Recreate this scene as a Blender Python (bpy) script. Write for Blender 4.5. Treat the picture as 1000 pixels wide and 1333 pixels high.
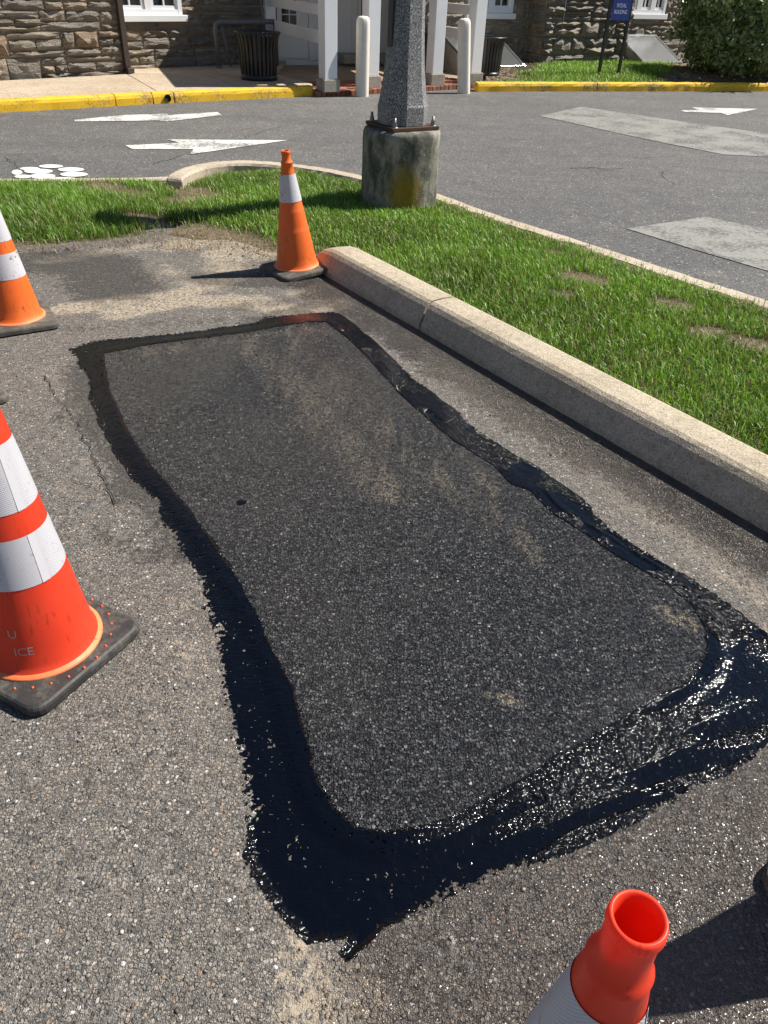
import bpy, bmesh, math, random
import numpy as np
from mathutils import Matrix, Vector
R_ = math.radians
for o in list(bpy.data.objects): bpy.data.objects.remove(o)
SC = bpy.context.scene
COL = SC.collection

# ---------------------------------------------------------------- camera
cd = bpy.data.cameras.new('camera'); cam = bpy.data.objects.new('camera', cd); COL.objects.link(cam)
cd.sensor_fit = 'HORIZONTAL'; cd.sensor_width = 36; cd.lens = 36
cd.clip_start = .05; cd.clip_end = 600
cam.matrix_world = Matrix(((.999066, -.043210, 0, 0), (.024707, .571243, -.820409, 0), (.035450, .819643, .571777, 1.55), (0, 0, 0, 1)))
SC.camera = cam

# ---------------------------------------------------------------- sky, sun, exposure
SUN_EL = 50; SUN_DIR = Vector((.946*math.cos(R_(SUN_EL)), .324*math.cos(R_(SUN_EL)), math.sin(R_(SUN_EL))))
wd = bpy.data.worlds.new('World'); SC.world = wd; wd.use_nodes = True
wn = wd.node_tree.nodes; wl = wd.node_tree.links
sky = wn.new('ShaderNodeTexSky'); sky.sky_type = 'NISHITA'; sky.sun_disc = False
sky.sun_elevation = R_(SUN_EL); sky.sun_rotation = R_(71.1)
sky.air_density = 1.0; sky.dust_density = .15; sky.ozone_density = 3.0
bgn = wn['Background']; bgn.inputs['Strength'].default_value = .05
wl.new(sky.outputs[0], bgn.inputs['Color'])
sd = bpy.data.lights.new('sun', 'SUN'); sd.energy = 5.0; sd.angle = R_(.53); sd.color = (1, .945, .85)
so = bpy.data.objects.new('sun', sd); COL.objects.link(so)
so.rotation_euler = (-SUN_DIR).to_track_quat('-Z', 'Y').to_euler(); so.location = (6, 3, 12)
SC.view_settings.view_transform = 'Standard'; SC.view_settings.look = 'None'
SC.view_settings.exposure = 0.68; SC.view_settings.gamma = 1
SC.view_settings.use_curve_mapping = False

rng = np.random.default_rng(7); random.seed(7)

# ---------------------------------------------------------------- helpers
def tag(o, label=None, cat=None, group=None, kind=None):
    if label: o['label'] = label
    if cat: o['category'] = cat
    if group: o['group'] = group
    if kind: o['kind'] = kind
    return o
def empty(name, loc=(0, 0, 0), rot=(0, 0, 0)):
    o = bpy.data.objects.new(name, None); COL.objects.link(o); o.location = loc; o.rotation_euler = rot; o.empty_display_size = .1
    return o
def link(name, me, mat=None, parent=None, keep=False):
    """keep: the mesh is in world coordinates, the parent only translates"""
    if mat is not None and len(me.materials) == 0: me.materials.append(mat)
    o = bpy.data.objects.new(name, me); COL.objects.link(o)
    if parent is not None:
        o.parent = parent
        if keep:
            q = parent; off = Vector((0, 0, 0))
            while q is not None: off = off + Vector(q.location); q = q.parent
            o.location = -off
    return o
def copy_tree(o, parent=None):
    c = o.copy(); COL.objects.link(c); c.parent = parent
    for ch in list(o.children): copy_tree(ch, c)
    return c

class MB:
    def __init__(s): s.v = []; s.f = []; s.sm = []
    def add(s, vs, fs, smooth=False):
        n = len(s.v); s.v += [tuple(map(float, v)) for v in vs]; s.f += [tuple(i + n for i in f) for f in fs]; s.sm += [smooth]*len(fs); return s
    def box(s, c, size, M=None, bev=0.0):
        hx, hy, hz = size[0]/2, size[1]/2, size[2]/2
        if bev <= 0:
            vs = [Vector((x*hx, y*hy, z*hz)) for z in (-1, 1) for y in (-1, 1) for x in (-1, 1)]
            fs = [(0, 2, 3, 1), (4, 5, 7, 6), (0, 1, 5, 4), (2, 6, 7, 3), (0, 4, 6, 2), (1, 3, 7, 5)]
        else:
            bm = bmesh.new(); bmesh.ops.create_cube(bm, size=1)
            for v in bm.verts: v.co = Vector((v.co.x*2*hx, v.co.y*2*hy, v.co.z*2*hz))
            bmesh.ops.bevel(bm, geom=bm.edges[:], offset=bev, segments=2, affect='EDGES', profile=.5)
            bm.verts.index_update(); vs = [v.co.copy() for v in bm.verts]; fs = [tuple(v.index for v in f.verts) for f in bm.faces]; bm.free()
        c = Vector(c)
        vs = [(M @ v if M else v) + c for v in vs]
        return s.add(vs, fs)
    def prism(s, poly, z0, z1, zb=None):
        n = len(poly)
        vs = [(p[0], p[1], z0) for p in poly] + [(p[0], p[1], z1) for p in poly]
        a = sum(poly[i][0]*poly[(i+1) % n][1]-poly[(i+1) % n][0]*poly[i][1] for i in range(n))
        idx = list(range(n)) if a > 0 else list(range(n))[::-1]
        fs = [tuple(idx[::-1]), tuple(i+n for i in idx)]
        for k in range(n):
            i, j = idx[k], idx[(k+1) % n]; fs.append((i, j, j+n, i+n))
        return s.add(vs, fs)
    def lathe(s, prof, seg=32, c=(0, 0, 0), rot=0, smooth=True, cap0=False, cap1=False, wob=None):
        vs = []; fs = []; n = len(prof)
        for k in range(seg):
            a = rot + 2*math.pi*k/seg
            for (r, z) in prof: vs.append((c[0]+r*math.cos(a), c[1]+r*math.sin(a), c[2]+z))
        for k in range(seg):
            k2 = (k+1) % seg
            for i in range(n-1): fs.append((k*n+i, k2*n+i, k2*n+i+1, k*n+i+1))
        if cap0: fs.append(tuple(k*n for k in range(seg))[::-1])
        if cap1: fs.append(tuple(k*n+n-1 for k in range(seg)))
        return s.add(vs, fs, smooth)
    def tube(s, pts, r, seg=10, caps=True, smooth=True):
        pts = [Vector(p) for p in pts]; n = len(pts); vs = []; fs = []
        rr = r if isinstance(r, (list, tuple)) else [r]*n
        up = Vector((0, 0, 1)); prev = None
        for i, p in enumerate(pts):
            t = (pts[min(i+1, n-1)]-pts[max(i-1, 0)]).normalized()
            a = prev if prev is not None else (up.cross(t) if abs(t.z) < .95 else Vector((1, 0, 0)).cross(t))
            a = (a - t*a.dot(t)).normalized(); b = t.cross(a); prev = a
            for k in range(seg):
                w = 2*math.pi*k/seg; vs.append(p + (a*math.cos(w)+b*math.sin(w))*rr[i])
        for i in range(n-1):
            for k in range(seg):
                k2 = (k+1) % seg; fs.append((i*seg+k, i*seg+k2, (i+1)*seg+k2, (i+1)*seg+k))
        if caps: fs.append(tuple(range(seg))[::-1]); fs.append(tuple((n-1)*seg+k for k in range(seg)))
        return s.add(vs, fs, smooth)
    def mesh(s, name):
        me = bpy.data.meshes.new(name); me.from_pydata(s.v, [], s.f)
        me.polygons.foreach_set('use_smooth', s.sm); me.update(); return me
    def build(s, name, mat, parent=None, keep=False): return link(name, s.mesh(name), mat, parent, keep)

def np_mesh(name, V, F, attrs=None, smooth=False):
    """V (n,3), F (m,k) numpy"""
    me = bpy.data.meshes.new(name); n = len(V); m, k = F.shape
    me.vertices.add(n); me.vertices.foreach_set('co', np.ascontiguousarray(V, dtype=np.float32).ravel())
    me.loops.add(m*k); me.loops.foreach_set('vertex_index', np.ascontiguousarray(F, dtype=np.int32).ravel())
    me.polygons.add(m); me.polygons.foreach_set('loop_start', np.arange(0, m*k, k, dtype=np.int32))
    if smooth: me.polygons.foreach_set('use_smooth', np.ones(m, dtype=bool))
    for nm, a in (attrs or {}).items():
        if a.ndim == 2:
            at = me.attributes.new(nm, 'FLOAT_COLOR', 'POINT'); c = np.ones((n, 4), dtype=np.float32); c[:, :a.shape[1]] = a; at.data.foreach_set('color', c.ravel())
        else:
            at = me.attributes.new(nm, 'FLOAT', 'POINT'); at.data.foreach_set('value', a.astype(np.float32))
    me.update(calc_edges=True); me.validate(); return me

def _hash(ix, iy, s):
    h = (ix.astype(np.int64)*374761393 + iy.astype(np.int64)*668265263 + s*974634777) & 0xffffffff
    h = ((h ^ (h >> 13))*1274126177) & 0xffffffff
    return ((h ^ (h >> 16)) & 0xffff)/65535.
def vnoise(x, y, sc, s=0):
    x = np.asarray(x)*sc; y = np.asarray(y)*sc; ix = np.floor(x); iy = np.floor(y); fx = x-ix; fy = y-iy
    fx = fx*fx*(3-2*fx); fy = fy*fy*(3-2*fy)
    a = _hash(ix, iy, s); b = _hash(ix+1, iy, s); c = _hash(ix, iy+1, s); d = _hash(ix+1, iy+1, s)
    return (a*(1-fx)+b*fx)*(1-fy)+(c*(1-fx)+d*fx)*fy
def fbm(x, y, sc, o=3, s=0):
    t = 0; a = .5; n = 0
    for k in range(o): t = t + a*vnoise(x, y, sc*2**k, s+k); n += a; a *= .5
    return t/n
def segdist(P, line, closed=False):
    L = np.array(line, dtype=float); A = L if closed else L[:-1]; Bq = np.roll(L, -1, 0) if closed else L[1:]
    best = np.full(len(P), 1e9)
    for a, b in zip(A, Bq):
        d = b-a; t = np.clip(((P-a)@d)/max(d@d, 1e-12), 0, 1)
        best = np.minimum(best, np.hypot(*(P-a-t[:, None]*d).T))
    return best
def inpoly(P, poly):
    L = np.array(poly); inside = np.zeros(len(P), bool); x, y = P[:, 0], P[:, 1]
    for (x1, y1), (x2, y2) in zip(L, np.roll(L, -1, 0)):
        c = ((y1 > y) != (y2 > y)); xx = (x2-x1)*(y-y1)/((y2-y1) if y2 != y1 else 1e-9)+x1
        inside ^= c & (x < xx)
    return inside
def blobs(P, lst, wn_=.5):
    t = np.zeros(len(P))
    for line, w, s in lst:
        d = segdist(P, line); t = np.maximum(t, s*np.clip(1.35-d/w*.85, 0, 1))
    return t
def smooth01(a): a = np.clip(a, 0, 1); return a*a*(3-2*a)

# ---------------------------------------------------------------- material helpers
class NT:
    def __init__(s, name):
        s.m = bpy.data.materials.new(name); s.m.use_nodes = True; s.t = s.m.node_tree; s.n = s.t.nodes
        s.b = s.n['Principled BSDF']; s.out = s.n['Material Output']
    def node(s, typ, **kw):
        n = s.n.new(typ)
        for k, v in kw.items(): setattr(n, k, v)
        return n
    def put(s, sock, v):
        if v is None: return
        if isinstance(v, bpy.types.NodeSocket): s.t.links.new(v, sock)
        else:
            if sock.type == 'RGBA' and isinstance(v, (tuple, list)) and len(v) == 3: v = (*v, 1)
            if sock.type == 'RGBA' and isinstance(v, (int, float)): v = (v, v, v, 1)
            sock.default_value = v
    def pos(s):
        if not hasattr(s, '_p'): s._p = s.node('ShaderNodeNewGeometry').outputs['Position']
        return s._p
    def obj(s): return s.node('ShaderNodeTexCoord').outputs['Object']
    def mapv(s, v, sc=(1, 1, 1), rot=(0, 0, 0), loc=(0, 0, 0)):
        n = s.node('ShaderNodeMapping'); s.put(n.inputs['Vector'], v); n.inputs['Scale'].default_value = sc; n.inputs['Rotation'].default_value = rot; n.inputs['Location'].default_value = loc
        return n.outputs[0]
    def noise(s, sc, det=3, rough=.55, v=None, dim='3D', dist=0):
        n = s.node('ShaderNodeTexNoise', noise_dimensions=dim); s.put(n.inputs['Vector'], v if v is not None else s.pos())
        n.inputs['Scale'].default_value = sc; n.inputs['Detail'].default_value = det; n.inputs['Roughness'].default_value = rough; n.inputs['Distortion'].default_value = dist
        return n.outputs['Fac']
    def voro(s, sc, v=None, dim='2D', feat='F1', rnd=1.0):
        n = s.node('ShaderNodeTexVoronoi', voronoi_dimensions=dim, feature=feat); s.put(n.inputs['Vector'], v if v is not None else s.pos())
        n.inputs['Scale'].default_value = sc; n.inputs['Randomness'].default_value = rnd
        return n.outputs
    def math(s, op, a, b=0.0, c=0.0, clamp=False):
        n = s.node('ShaderNodeMath', operation=op, use_clamp=clamp); s.put(n.inputs[0], a); s.put(n.inputs[1], b); s.put(n.inputs[2], c); return n.outputs[0]
    def ss(s, v, a, b, x=0., y=1.):
        n = s.node('ShaderNodeMapRange', interpolation_type='SMOOTHSTEP'); s.put(n.inputs[0], v)
        for i, q in enumerate((a, b, x, y)): s.put(n.inputs[i+1], q)
        return n.outputs[0]
    def lin(s, v, a, b, x=0., y=1.):
        n = s.node('ShaderNodeMapRange'); s.put(n.inputs[0], v)
        for i, q in enumerate((a, b, x, y)): s.put(n.inputs[i+1], q)
        return n.outputs[0]
    def mix(s, f, a, b, mode='MIX'):
        n = s.node('ShaderNodeMix', data_type='RGBA', blend_type=mode); s.put(n.inputs[0], f); s.put(n.inputs[6], a); s.put(n.inputs[7], b); return n.outputs[2]
    def ramp(s, f, stops, mode='LINEAR'):
        n = s.node('ShaderNodeValToRGB'); cr = n.color_ramp; cr.interpolation = mode
        while len(cr.elements) < len(stops): cr.elements.new(.5)
        for e, (p, c) in zip(cr.elements, stops): e.position = p; e.color = (*c, 1) if len(c) == 3 else c
        s.put(n.inputs[0], f); return n.outputs[0]
    def sep(s, c):
        n = s.node('ShaderNodeSeparateColor'); s.put(n.inputs[0], c); return n.outputs
    def attr(s, nm): return s.node('ShaderNodeAttribute', attribute_name=nm).outputs
    def rand(s): return s.node('ShaderNodeObjectInfo').outputs['Random']
    def bump(s, h, dist=.01, st=1.0, prev=None):
        n = s.node('ShaderNodeBump'); s.put(n.inputs['Height'], h); s.put(n.inputs['Distance'], dist); s.put(n.inputs['Strength'], st)
        if prev is not None: s.put(n.inputs['Normal'], prev)
        return n.outputs[0]
    def glow(s, c, n, n2):      # thin lit vinyl lets sunlight through
        s.fin(c, s.lin(n, .3, .7, .33, .46), s.bump(n2, .0006, .5), spec=.4)
        tr = s.node('ShaderNodeBsdfTranslucent'); s.put(tr.inputs['Color'], (1., .10, .05)); mx = s.node('ShaderNodeMixShader'); mx.inputs[0].default_value = .30
        s.t.links.new(s.b.outputs[0], mx.inputs[1]); s.t.links.new(tr.outputs[0], mx.inputs[2]); s.t.links.new(mx.outputs[0], s.out.inputs['Surface']); return s.m
    def fin(s, col=None, rough=None, nrm=None, metal=None, spec=None, **kw):
        s.put(s.b.inputs['Base Color'], col); s.put(s.b.inputs['Roughness'], rough); s.put(s.b.inputs['Metallic'], metal)
        if nrm is not None: s.put(s.b.inputs['Normal'], nrm)
        if spec is not None: s.put(s.b.inputs['Specular IOR Level'], spec)
        for k, v in kw.items(): s.put(s.b.inputs[k.replace('_', ' ')], v)
        return s.m
TAR_OUT = [(-1.597, 3.492), (-1.501, 3.619), (-1.042, 3.804), (-0.745, 3.948), (-0.697, 4.044), (-0.475, 4.13), (-0.317, 4.185), (-0.202, 3.989), (-0.077, 3.747), (0.044, 3.482), (0.187, 3.216), (0.316, 3.001), (0.458, 2.745), (0.592, 2.576), (0.731, 2.361), (0.803, 2.175), (0.899, 2.031), (0.998, 1.938), (1.079, 1.813), (1.148, 1.682), (1.181, 1.546), (1.18, 1.421), (1.084, 1.314), (0.982, 1.254), (0.837, 1.164), (0.704, 1.085), (0.545, 1.009), (0.361, 0.92), (0.259, 0.881), (0.128, 0.815), (0.036, 0.78), (0.004, 0.739), (-0.028, 0.7), (-0.049, 0.727), (-0.032, 0.756), (-0.069, 0.749), (-0.113, 0.741), (-0.146, 0.769), (-0.206, 0.813), (-0.245, 0.859), (-0.273, 0.926), (-0.284, 1.017), (-0.328, 1.137), (-0.372, 1.272), (-0.417, 1.397), (-0.467, 1.537), (-0.56, 1.76), (-0.696, 2.022), (-0.819, 2.193), (-0.987, 2.435), (-1.166, 2.717), (-1.302, 2.98), (-1.39, 3.205), (-1.49, 3.348)]
TAR_IN = [(-1.384, 3.45), (-1.183, 3.585), (-0.832, 3.755), (-0.459, 3.981), (-0.356, 3.993), (-0.239, 3.79), (-0.107, 3.512), (0.029, 3.185), (0.164, 2.937), (0.264, 2.747), (0.412, 2.578), (0.474, 2.434), (0.538, 2.397), (0.589, 2.261), (0.689, 2.135), (0.77, 2.026), (0.85, 1.939), (0.906, 1.875), (0.953, 1.787), (0.956, 1.686), (0.93, 1.591), (0.88, 1.514), (0.835, 1.469), (0.76, 1.424), (0.661, 1.353), (0.524, 1.26), (0.439, 1.21), (0.375, 1.151), (0.316, 1.117), (0.203, 1.041), (0.133, 1.009), (0.031, 0.989), (-0.021, 0.996), (-0.075, 1.037), (-0.116, 1.106), (-0.141, 1.18), (-0.179, 1.27), (-0.212, 1.382), (-0.281, 1.518), (-0.348, 1.67), (-0.446, 1.84), (-0.553, 2.011), (-0.706, 2.225), (-0.874, 2.444), (-1.035, 2.696), (-1.189, 2.991), (-1.294, 3.215)]
SAND = [([(-1.766, 4.033), (-1.518, 4.185), (-1.246, 4.308), (-1.146, 4.496), (-1.002, 4.657)], 0.09, 1.0), ([(-1.502, 3.994), (-1.183, 4.227), (-0.798, 4.275), (-0.604, 4.138), (-0.316, 4.297)], 0.1, 0.95), ([(-1.146, 4.496), (-1.036, 4.834), (-1.163, 5.232), (-1.005, 5.535)], 0.15, 0.8), ([(-1.493, 5.309), (-1.157, 5.473), (-0.871, 5.187)], 0.18, 0.7), ([(-2.199, 4.828), (-1.808, 5.136), (-1.493, 5.309)], 0.1, 0.55), ([(-1.524, 4.844), (-1.155, 4.495)], 0.14, 0.4), ([(0.195, 3.544), (0.463, 3.149), (0.689, 2.816), (0.87, 2.476), (1.063, 2.149), (1.223, 1.877)], 0.1, 0.5), ([(0.268, 3.46), (0.364, 3.217)], 0.08, 0.5), ([(-0.104, 0.659), (-0.045, 0.635)], 0.09, 0.6), ([(-0.127, 0.734), (-0.076, 0.66)], 0.05, 0.6), ([(-1.629, 3.351), (-1.105, 2.722), (-1.101, 2.268)], 0.12, 0.25), ([(-0.592, 1.655), (-0.441, 1.369), (-0.364, 1.135)], 0.07, 0.35), ([(-0.601, 4.457), (-0.385, 4.595)], 0.07, 0.5)]
WET = [([(-0.385, 4.595), (0.177, 3.966), (0.49, 3.448), (0.771, 2.917), (1.052, 2.502), (1.335, 2.169), (1.468, 1.989)], 0.11, 1.0), ([(0.193, 0.854), (0.391, 0.904), (0.652, 1.024), (0.954, 1.181)], 0.12, 1.0), ([(0.341, 0.775), (0.613, 0.881), (0.891, 1.016)], 0.25, 1.0), ([(0.125, 0.668), (0.469, 0.668), (0.788, 0.75)], 0.2, 0.9), ([(-0.909, 4.162), (-0.409, 4.349), (-0.175, 4.13)], 0.1, 0.5), ([(1.141, 1.666), (1.097, 1.797)], 0.1, 0.3)]
DARK = [([(-1.14, 4.639), (-0.857, 4.633), (-0.339, 4.602)], 0.13, 0.9), ([(-1.424, 3.286), (-1.213, 2.811), (-1.02, 2.545), (-0.886, 2.285)], 0.1, 0.8), ([(-1.715, 3.727), (-1.484, 3.807), (-0.876, 3.989)], 0.08, 0.35), ([(-0.859, 2.287), (-0.663, 1.942)], 0.08, 0.6), ([(-1.302, 2.837), (-1.135, 2.719)], 0.07, 0.5), ([(-1.352, 2.799), (-1.197, 2.813)], 0.07, 0.4), ([(-0.745, 3.948), (-0.404, 4.286)], 0.1, 0.7), ([(-0.958, 2.437), (-0.82, 2.1)], 0.05, 0.4), ([(-2.199, 4.828), (-1.85, 4.798), (-1.626, 4.392)], 0.25, 0.95), ([(-1.098, 4.904), (-0.858, 4.938)], 0.12, 0.4), ([(-0.946, 2.047), (-0.726, 1.898)], 0.05, 0.5)]
PSAND = [([(-0.694, 3.639), (-0.448, 3.218), (-0.237, 2.799), (-0.003, 2.354)], 0.12, 0.6), ([(-0.323, 3.399), (-0.084, 2.95), (0.169, 2.474)], 0.1, 0.5), ([(-1.194, 3.489), (-0.817, 3.675), (-0.447, 3.872)], 0.06, 0.55), ([(-0.015, 2.819), (0.28, 2.377), (0.515, 2.024)], 0.08, 0.45), ([(0.265, 2.654), (0.394, 2.386)], 0.05, 0.6), ([(0.852, 1.764), (0.926, 1.701)], 0.03, 1.0), ([(0.305, 1.398), (0.36, 1.375)], 0.02, 1.0), ([(-0.528, 3.863), (-0.424, 3.478)], 0.07, 0.5), ([(0.43, 1.419), (0.53, 1.296)], 0.05, 0.3), ([(-0.83, 2.747), (-0.477, 2.317)], 0.1, 0.25)]
ARROWS = [[(-3.946, 10.245), (-3.515, 10.753), (-3.014, 11.036), (-2.991, 10.907), (-2.44, 11.347), (-2.33, 11.102), (-2.877, 10.426), (-2.989, 10.456), (-3.907, 10.135)], [(-2.892, 8.784), (-2.381, 9.047), (-2.558, 9.22), (-1.265, 9.493), (-2.132, 8.443), (-2.16, 8.736), (-2.763, 8.593)], [(4.375, 13.568), (4.71, 13.756), (4.678, 14.01), (5.808, 14.182), (5.003, 13.262), (4.964, 13.495), (4.386, 13.404)]]
BARS = [[(1.981, 12.297), (2.787, 13.507), (3.962, 12.426), (4.956, 11.552), (6.038, 10.622), (4.951, 8.485), (4.268, 9.769), (3.76, 9.794), (3.14, 10.564)], [(1.808, 6.274), (2.592, 6.762), (2.984, 6.441), (3.627, 5.884), (2.909, 4.474), (2.549, 5.314), (2.167, 5.784)]]
PAW = [(-3.419, 7.309, 0.044, 0.009, -0.042, 0.1), (-3.372, 7.479, 0.084, 0.018, -0.026, 0.064), (-3.23, 7.615, 0.103, 0.022, -0.028, 0.074), (-3.256, 7.385, 0.121, 0.025, -0.037, 0.094), (-3.143, 7.194, 0.104, 0.021, -0.041, 0.105), (-3.004, 7.506, 0.112, 0.024, -0.032, 0.089), (-2.909, 7.315, 0.116, 0.024, -0.033, 0.093), (-2.929, 7.111, 0.11, 0.022, -0.027, 0.073), (-3.294, 7.14, 0.07, 0.014, -0.027, 0.066)]
CRACKS = [[(1.712, 8.608), (2.002, 8.67), (2.153, 8.623), (2.372, 8.709)], [(2.641, 9.311), (2.952, 9.516), (3.171, 9.52)], [(2.576, 6.709), (2.783, 6.573), (2.984, 6.441)], [(3.358, 9.563), (3.563, 9.655), (3.771, 9.749)], [(-2.358, 7.921), (-2.184, 8.431), (-1.856, 9.176), (-1.621, 10.12), (-1.192, 10.837)], [(-3.842, 7.934), (-3.639, 7.715), (-3.38, 7.35)], [(-1.909, 9.932), (-1.78, 10.25), (-1.629, 10.175)], [(2.733, 8.707), (2.685, 8.248), (2.682, 7.971)], [(-1.566, 3.187), (-1.431, 2.967), (-1.306, 2.803), (-1.205, 2.65), (-1.071, 2.428), (-1.04, 2.376), (-0.937, 2.184)], [(-1.151, 2.33), (-1.091, 2.32), (-1.027, 2.294)], [(-0.697, 4.187), (-0.642, 4.256)], [(-1.032, 2.634), (-0.94, 2.494), (-0.928, 2.412), (-0.853, 2.288)]]
FARKERB = [(-5.079, 6.512), (-3.323, 6.761), (-2.728, 6.894), (-2.211, 7.028), (-1.979, 7.136)]
CURVEKERB = [(-1.902, 6.908), (-1.872, 7.165), (-1.784, 7.434), (-1.559, 7.641), (-1.207, 7.664), (-0.838, 7.55), (-0.544, 7.376), (-0.314, 7.166), (0.321, 6.449), (0.712, 6.035), (1.012, 5.698), (1.445, 5.166), (1.81, 4.697), (2.134, 4.321), (2.527, 3.803)]
LAWNEDGE = [(-3.889, 4.745), (-2.575, 5.022), (-2.284, 5.048), (-2.116, 5.143), (-1.894, 5.248), (-1.673, 5.393), (-1.413, 5.195), (-1.136, 5.363), (-0.896, 5.183), (-0.566, 4.979), (-0.418, 5.0)]
BARE = [([(-1.576, 5.644), (-1.216, 5.502), (-0.975, 5.35)], 0.12, 1.0), ([(-1.963, 5.834), (-1.778, 5.779), (-1.708, 5.623)], 0.1, 1.0), ([(-1.784, 6.751), (-1.543, 6.526), (-1.735, 6.289)], 0.15, 1.0), ([(-2.467, 6.678), (-2.077, 6.43)], 0.16, 0.8), ([(-1.813, 7.155), (-1.309, 7.38), (-0.342, 7.508)], 0.06, 0.9), ([(-1.56, 5.262), (-1.263, 5.217), (-0.574, 5.06)], 0.1, 0.8), ([(1.073, 4.672), (1.204, 4.619)], 0.1, 0.9), ([(0.93, 4.362), (0.992, 4.332)], 0.06, 0.7), ([(1.532, 4.274), (1.605, 4.223)], 0.08, 0.9), ([(1.596, 3.839), (1.701, 3.85)], 0.06, 0.9), ([(1.773, 3.71), (1.857, 3.671)], 0.08, 1.0), ([(1.009, 5.2), (1.101, 5.13)], 0.06, 0.6), ([(0.271, 6.642), (0.524, 6.635)], 0.06, 0.9), ([(0.738, 6.19), (0.84, 6.03)], 0.04, 0.6)]
# ---------------------------------------------------------------- materials
def stones(N, sc, edge=False):
    """coloured aggregate: returns (random per stone, mask, height)"""
    w = N.node('ShaderNodeVectorMath', operation='MULTIPLY_ADD')
    nz = N.node('ShaderNodeTexNoise', noise_dimensions='2D'); N.put(nz.inputs['Vector'], N.pos()); nz.inputs['Scale'].default_value = sc*1.6; nz.inputs['Detail'].default_value = 1
    N.put(w.inputs[0], nz.outputs['Color']); w.inputs[1].default_value = (.5/sc,)*3; N.put(w.inputs[2], N.pos())
    o = N.voro(sc, w.outputs[0]); rgb = N.sep(o['Color'])
    if not edge: return rgb, o['Distance']
    e = N.voro(sc, w.outputs[0], feat='DISTANCE_TO_EDGE'); return rgb, o['Distance'], e['Distance']

def mat_asphalt_old():
    N = NT('asphalt_old'); P = N.pos()
    c1, d1, e1 = stones(N, 108, True); c2, d2 = stones(N, 255)
    m = N.sep(N.attr('mask')['Color'])
    n1 = N.noise(1.3, 4, .6, dim='2D'); n2 = N.noise(9, 4, .65, dim='2D'); n3 = N.noise(45, 3, .6, dim='2D')
    nb = N.math('MULTIPLY', N.math('SUBTRACT', n2, .5), 1.1); nf = N.math('MULTIPLY', N.math('SUBTRACT', n3, .5), .9)
    nn = N.math('ADD', nb, nf)
    on = lambda ch, a=.28, b=.72: N.ss(N.math('ADD', ch, N.math('MULTIPLY', nn, N.ss(ch, 0, .3))), a, b)
    sand, wet, dark = on(m[0]), on(m[1]), on(m[2])
    binder = N.mix(n2, (.058, .052, .043), (.19, .168, .135))
    big = N.ramp(c1[0], [(0, (.05, .048, .045)), (.2, (.14, .126, .108)), (.55, (.25, .222, .183)), (.8, (.34, .302, .248)), (.93, (.33, .22, .135)), (.965, (.47, .425, .355)), (1, (.70, .67, .61))])
    sml = N.ramp(c2[0], [(0, (.04, .037, .034)), (.35, (.14, .125, .104)), (.8, (.27, .238, .195)), (1, (.42, .37, .30))])
    k2 = N.ss(d2, .62, .35); k1 = N.math('MULTIPLY', N.ss(d1, .56, .40), N.ss(c1[1], .42, .5))
    col = N.mix(k2, binder, sml); col = N.mix(k1, col, big)
    crev = N.math('MULTIPLY', N.ss(e1, .10, .015), N.ss(n3, .42, .58)); col = N.mix(N.math('MULTIPLY', crev, .5), col, (.03, .028, .026))  # shade in the gaps between stones, painted into the colour
    col = N.mix(N.math('MULTIPLY', n1, .18), col, (.25, .22, .175))
    # dust, damp stains and darker areas, wetness
    sandc = N.mix(n3, (.33, .262, .172), (.50, .41, .285))
    sk = N.math('MULTIPLY', sand, N.ss(N.math('ADD', n3, N.math('MULTIPLY', k1, -.25)), .18, .5))
    col = N.mix(N.math('MULTIPLY', sk, .88), col, sandc)
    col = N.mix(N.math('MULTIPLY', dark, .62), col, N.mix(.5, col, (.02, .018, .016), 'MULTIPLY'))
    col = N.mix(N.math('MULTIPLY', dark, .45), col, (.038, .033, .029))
    col = N.mix(1.0, col, (.97, 1.0, 1.09), 'MULTIPLY'); wc = N.mix(1.0, col, (.56, .53, .51), 'MULTIPLY'); col = N.mix(wet, col, wc)
    h = N.math('ADD', N.math('MULTIPLY', k1, N.lin(d1, .55, 0, .25, .75)), N.math('MULTIPLY', k2, N.lin(d2, .6, 0, .1, .42)))
    h = N.math('ADD', h, N.math('MULTIPLY', n3, .5))
    h = N.math('SUBTRACT', h, N.math('MULTIPLY', crev, .55)); h = N.math('MULTIPLY', h, N.lin(sk, 0, 1, 1, .35))
    nr = N.bump(h, N.lin(wet, 0, 1, .0045, .0062), 1.0); nr = N.bump(n2, .02, .5, nr)
    rough = N.mix(wet, (.82,)*3, (.29,)*3)
    return N.fin(col, rough, nr, spec=N.lin(wet, 0, 1, .35, .9))

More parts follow.
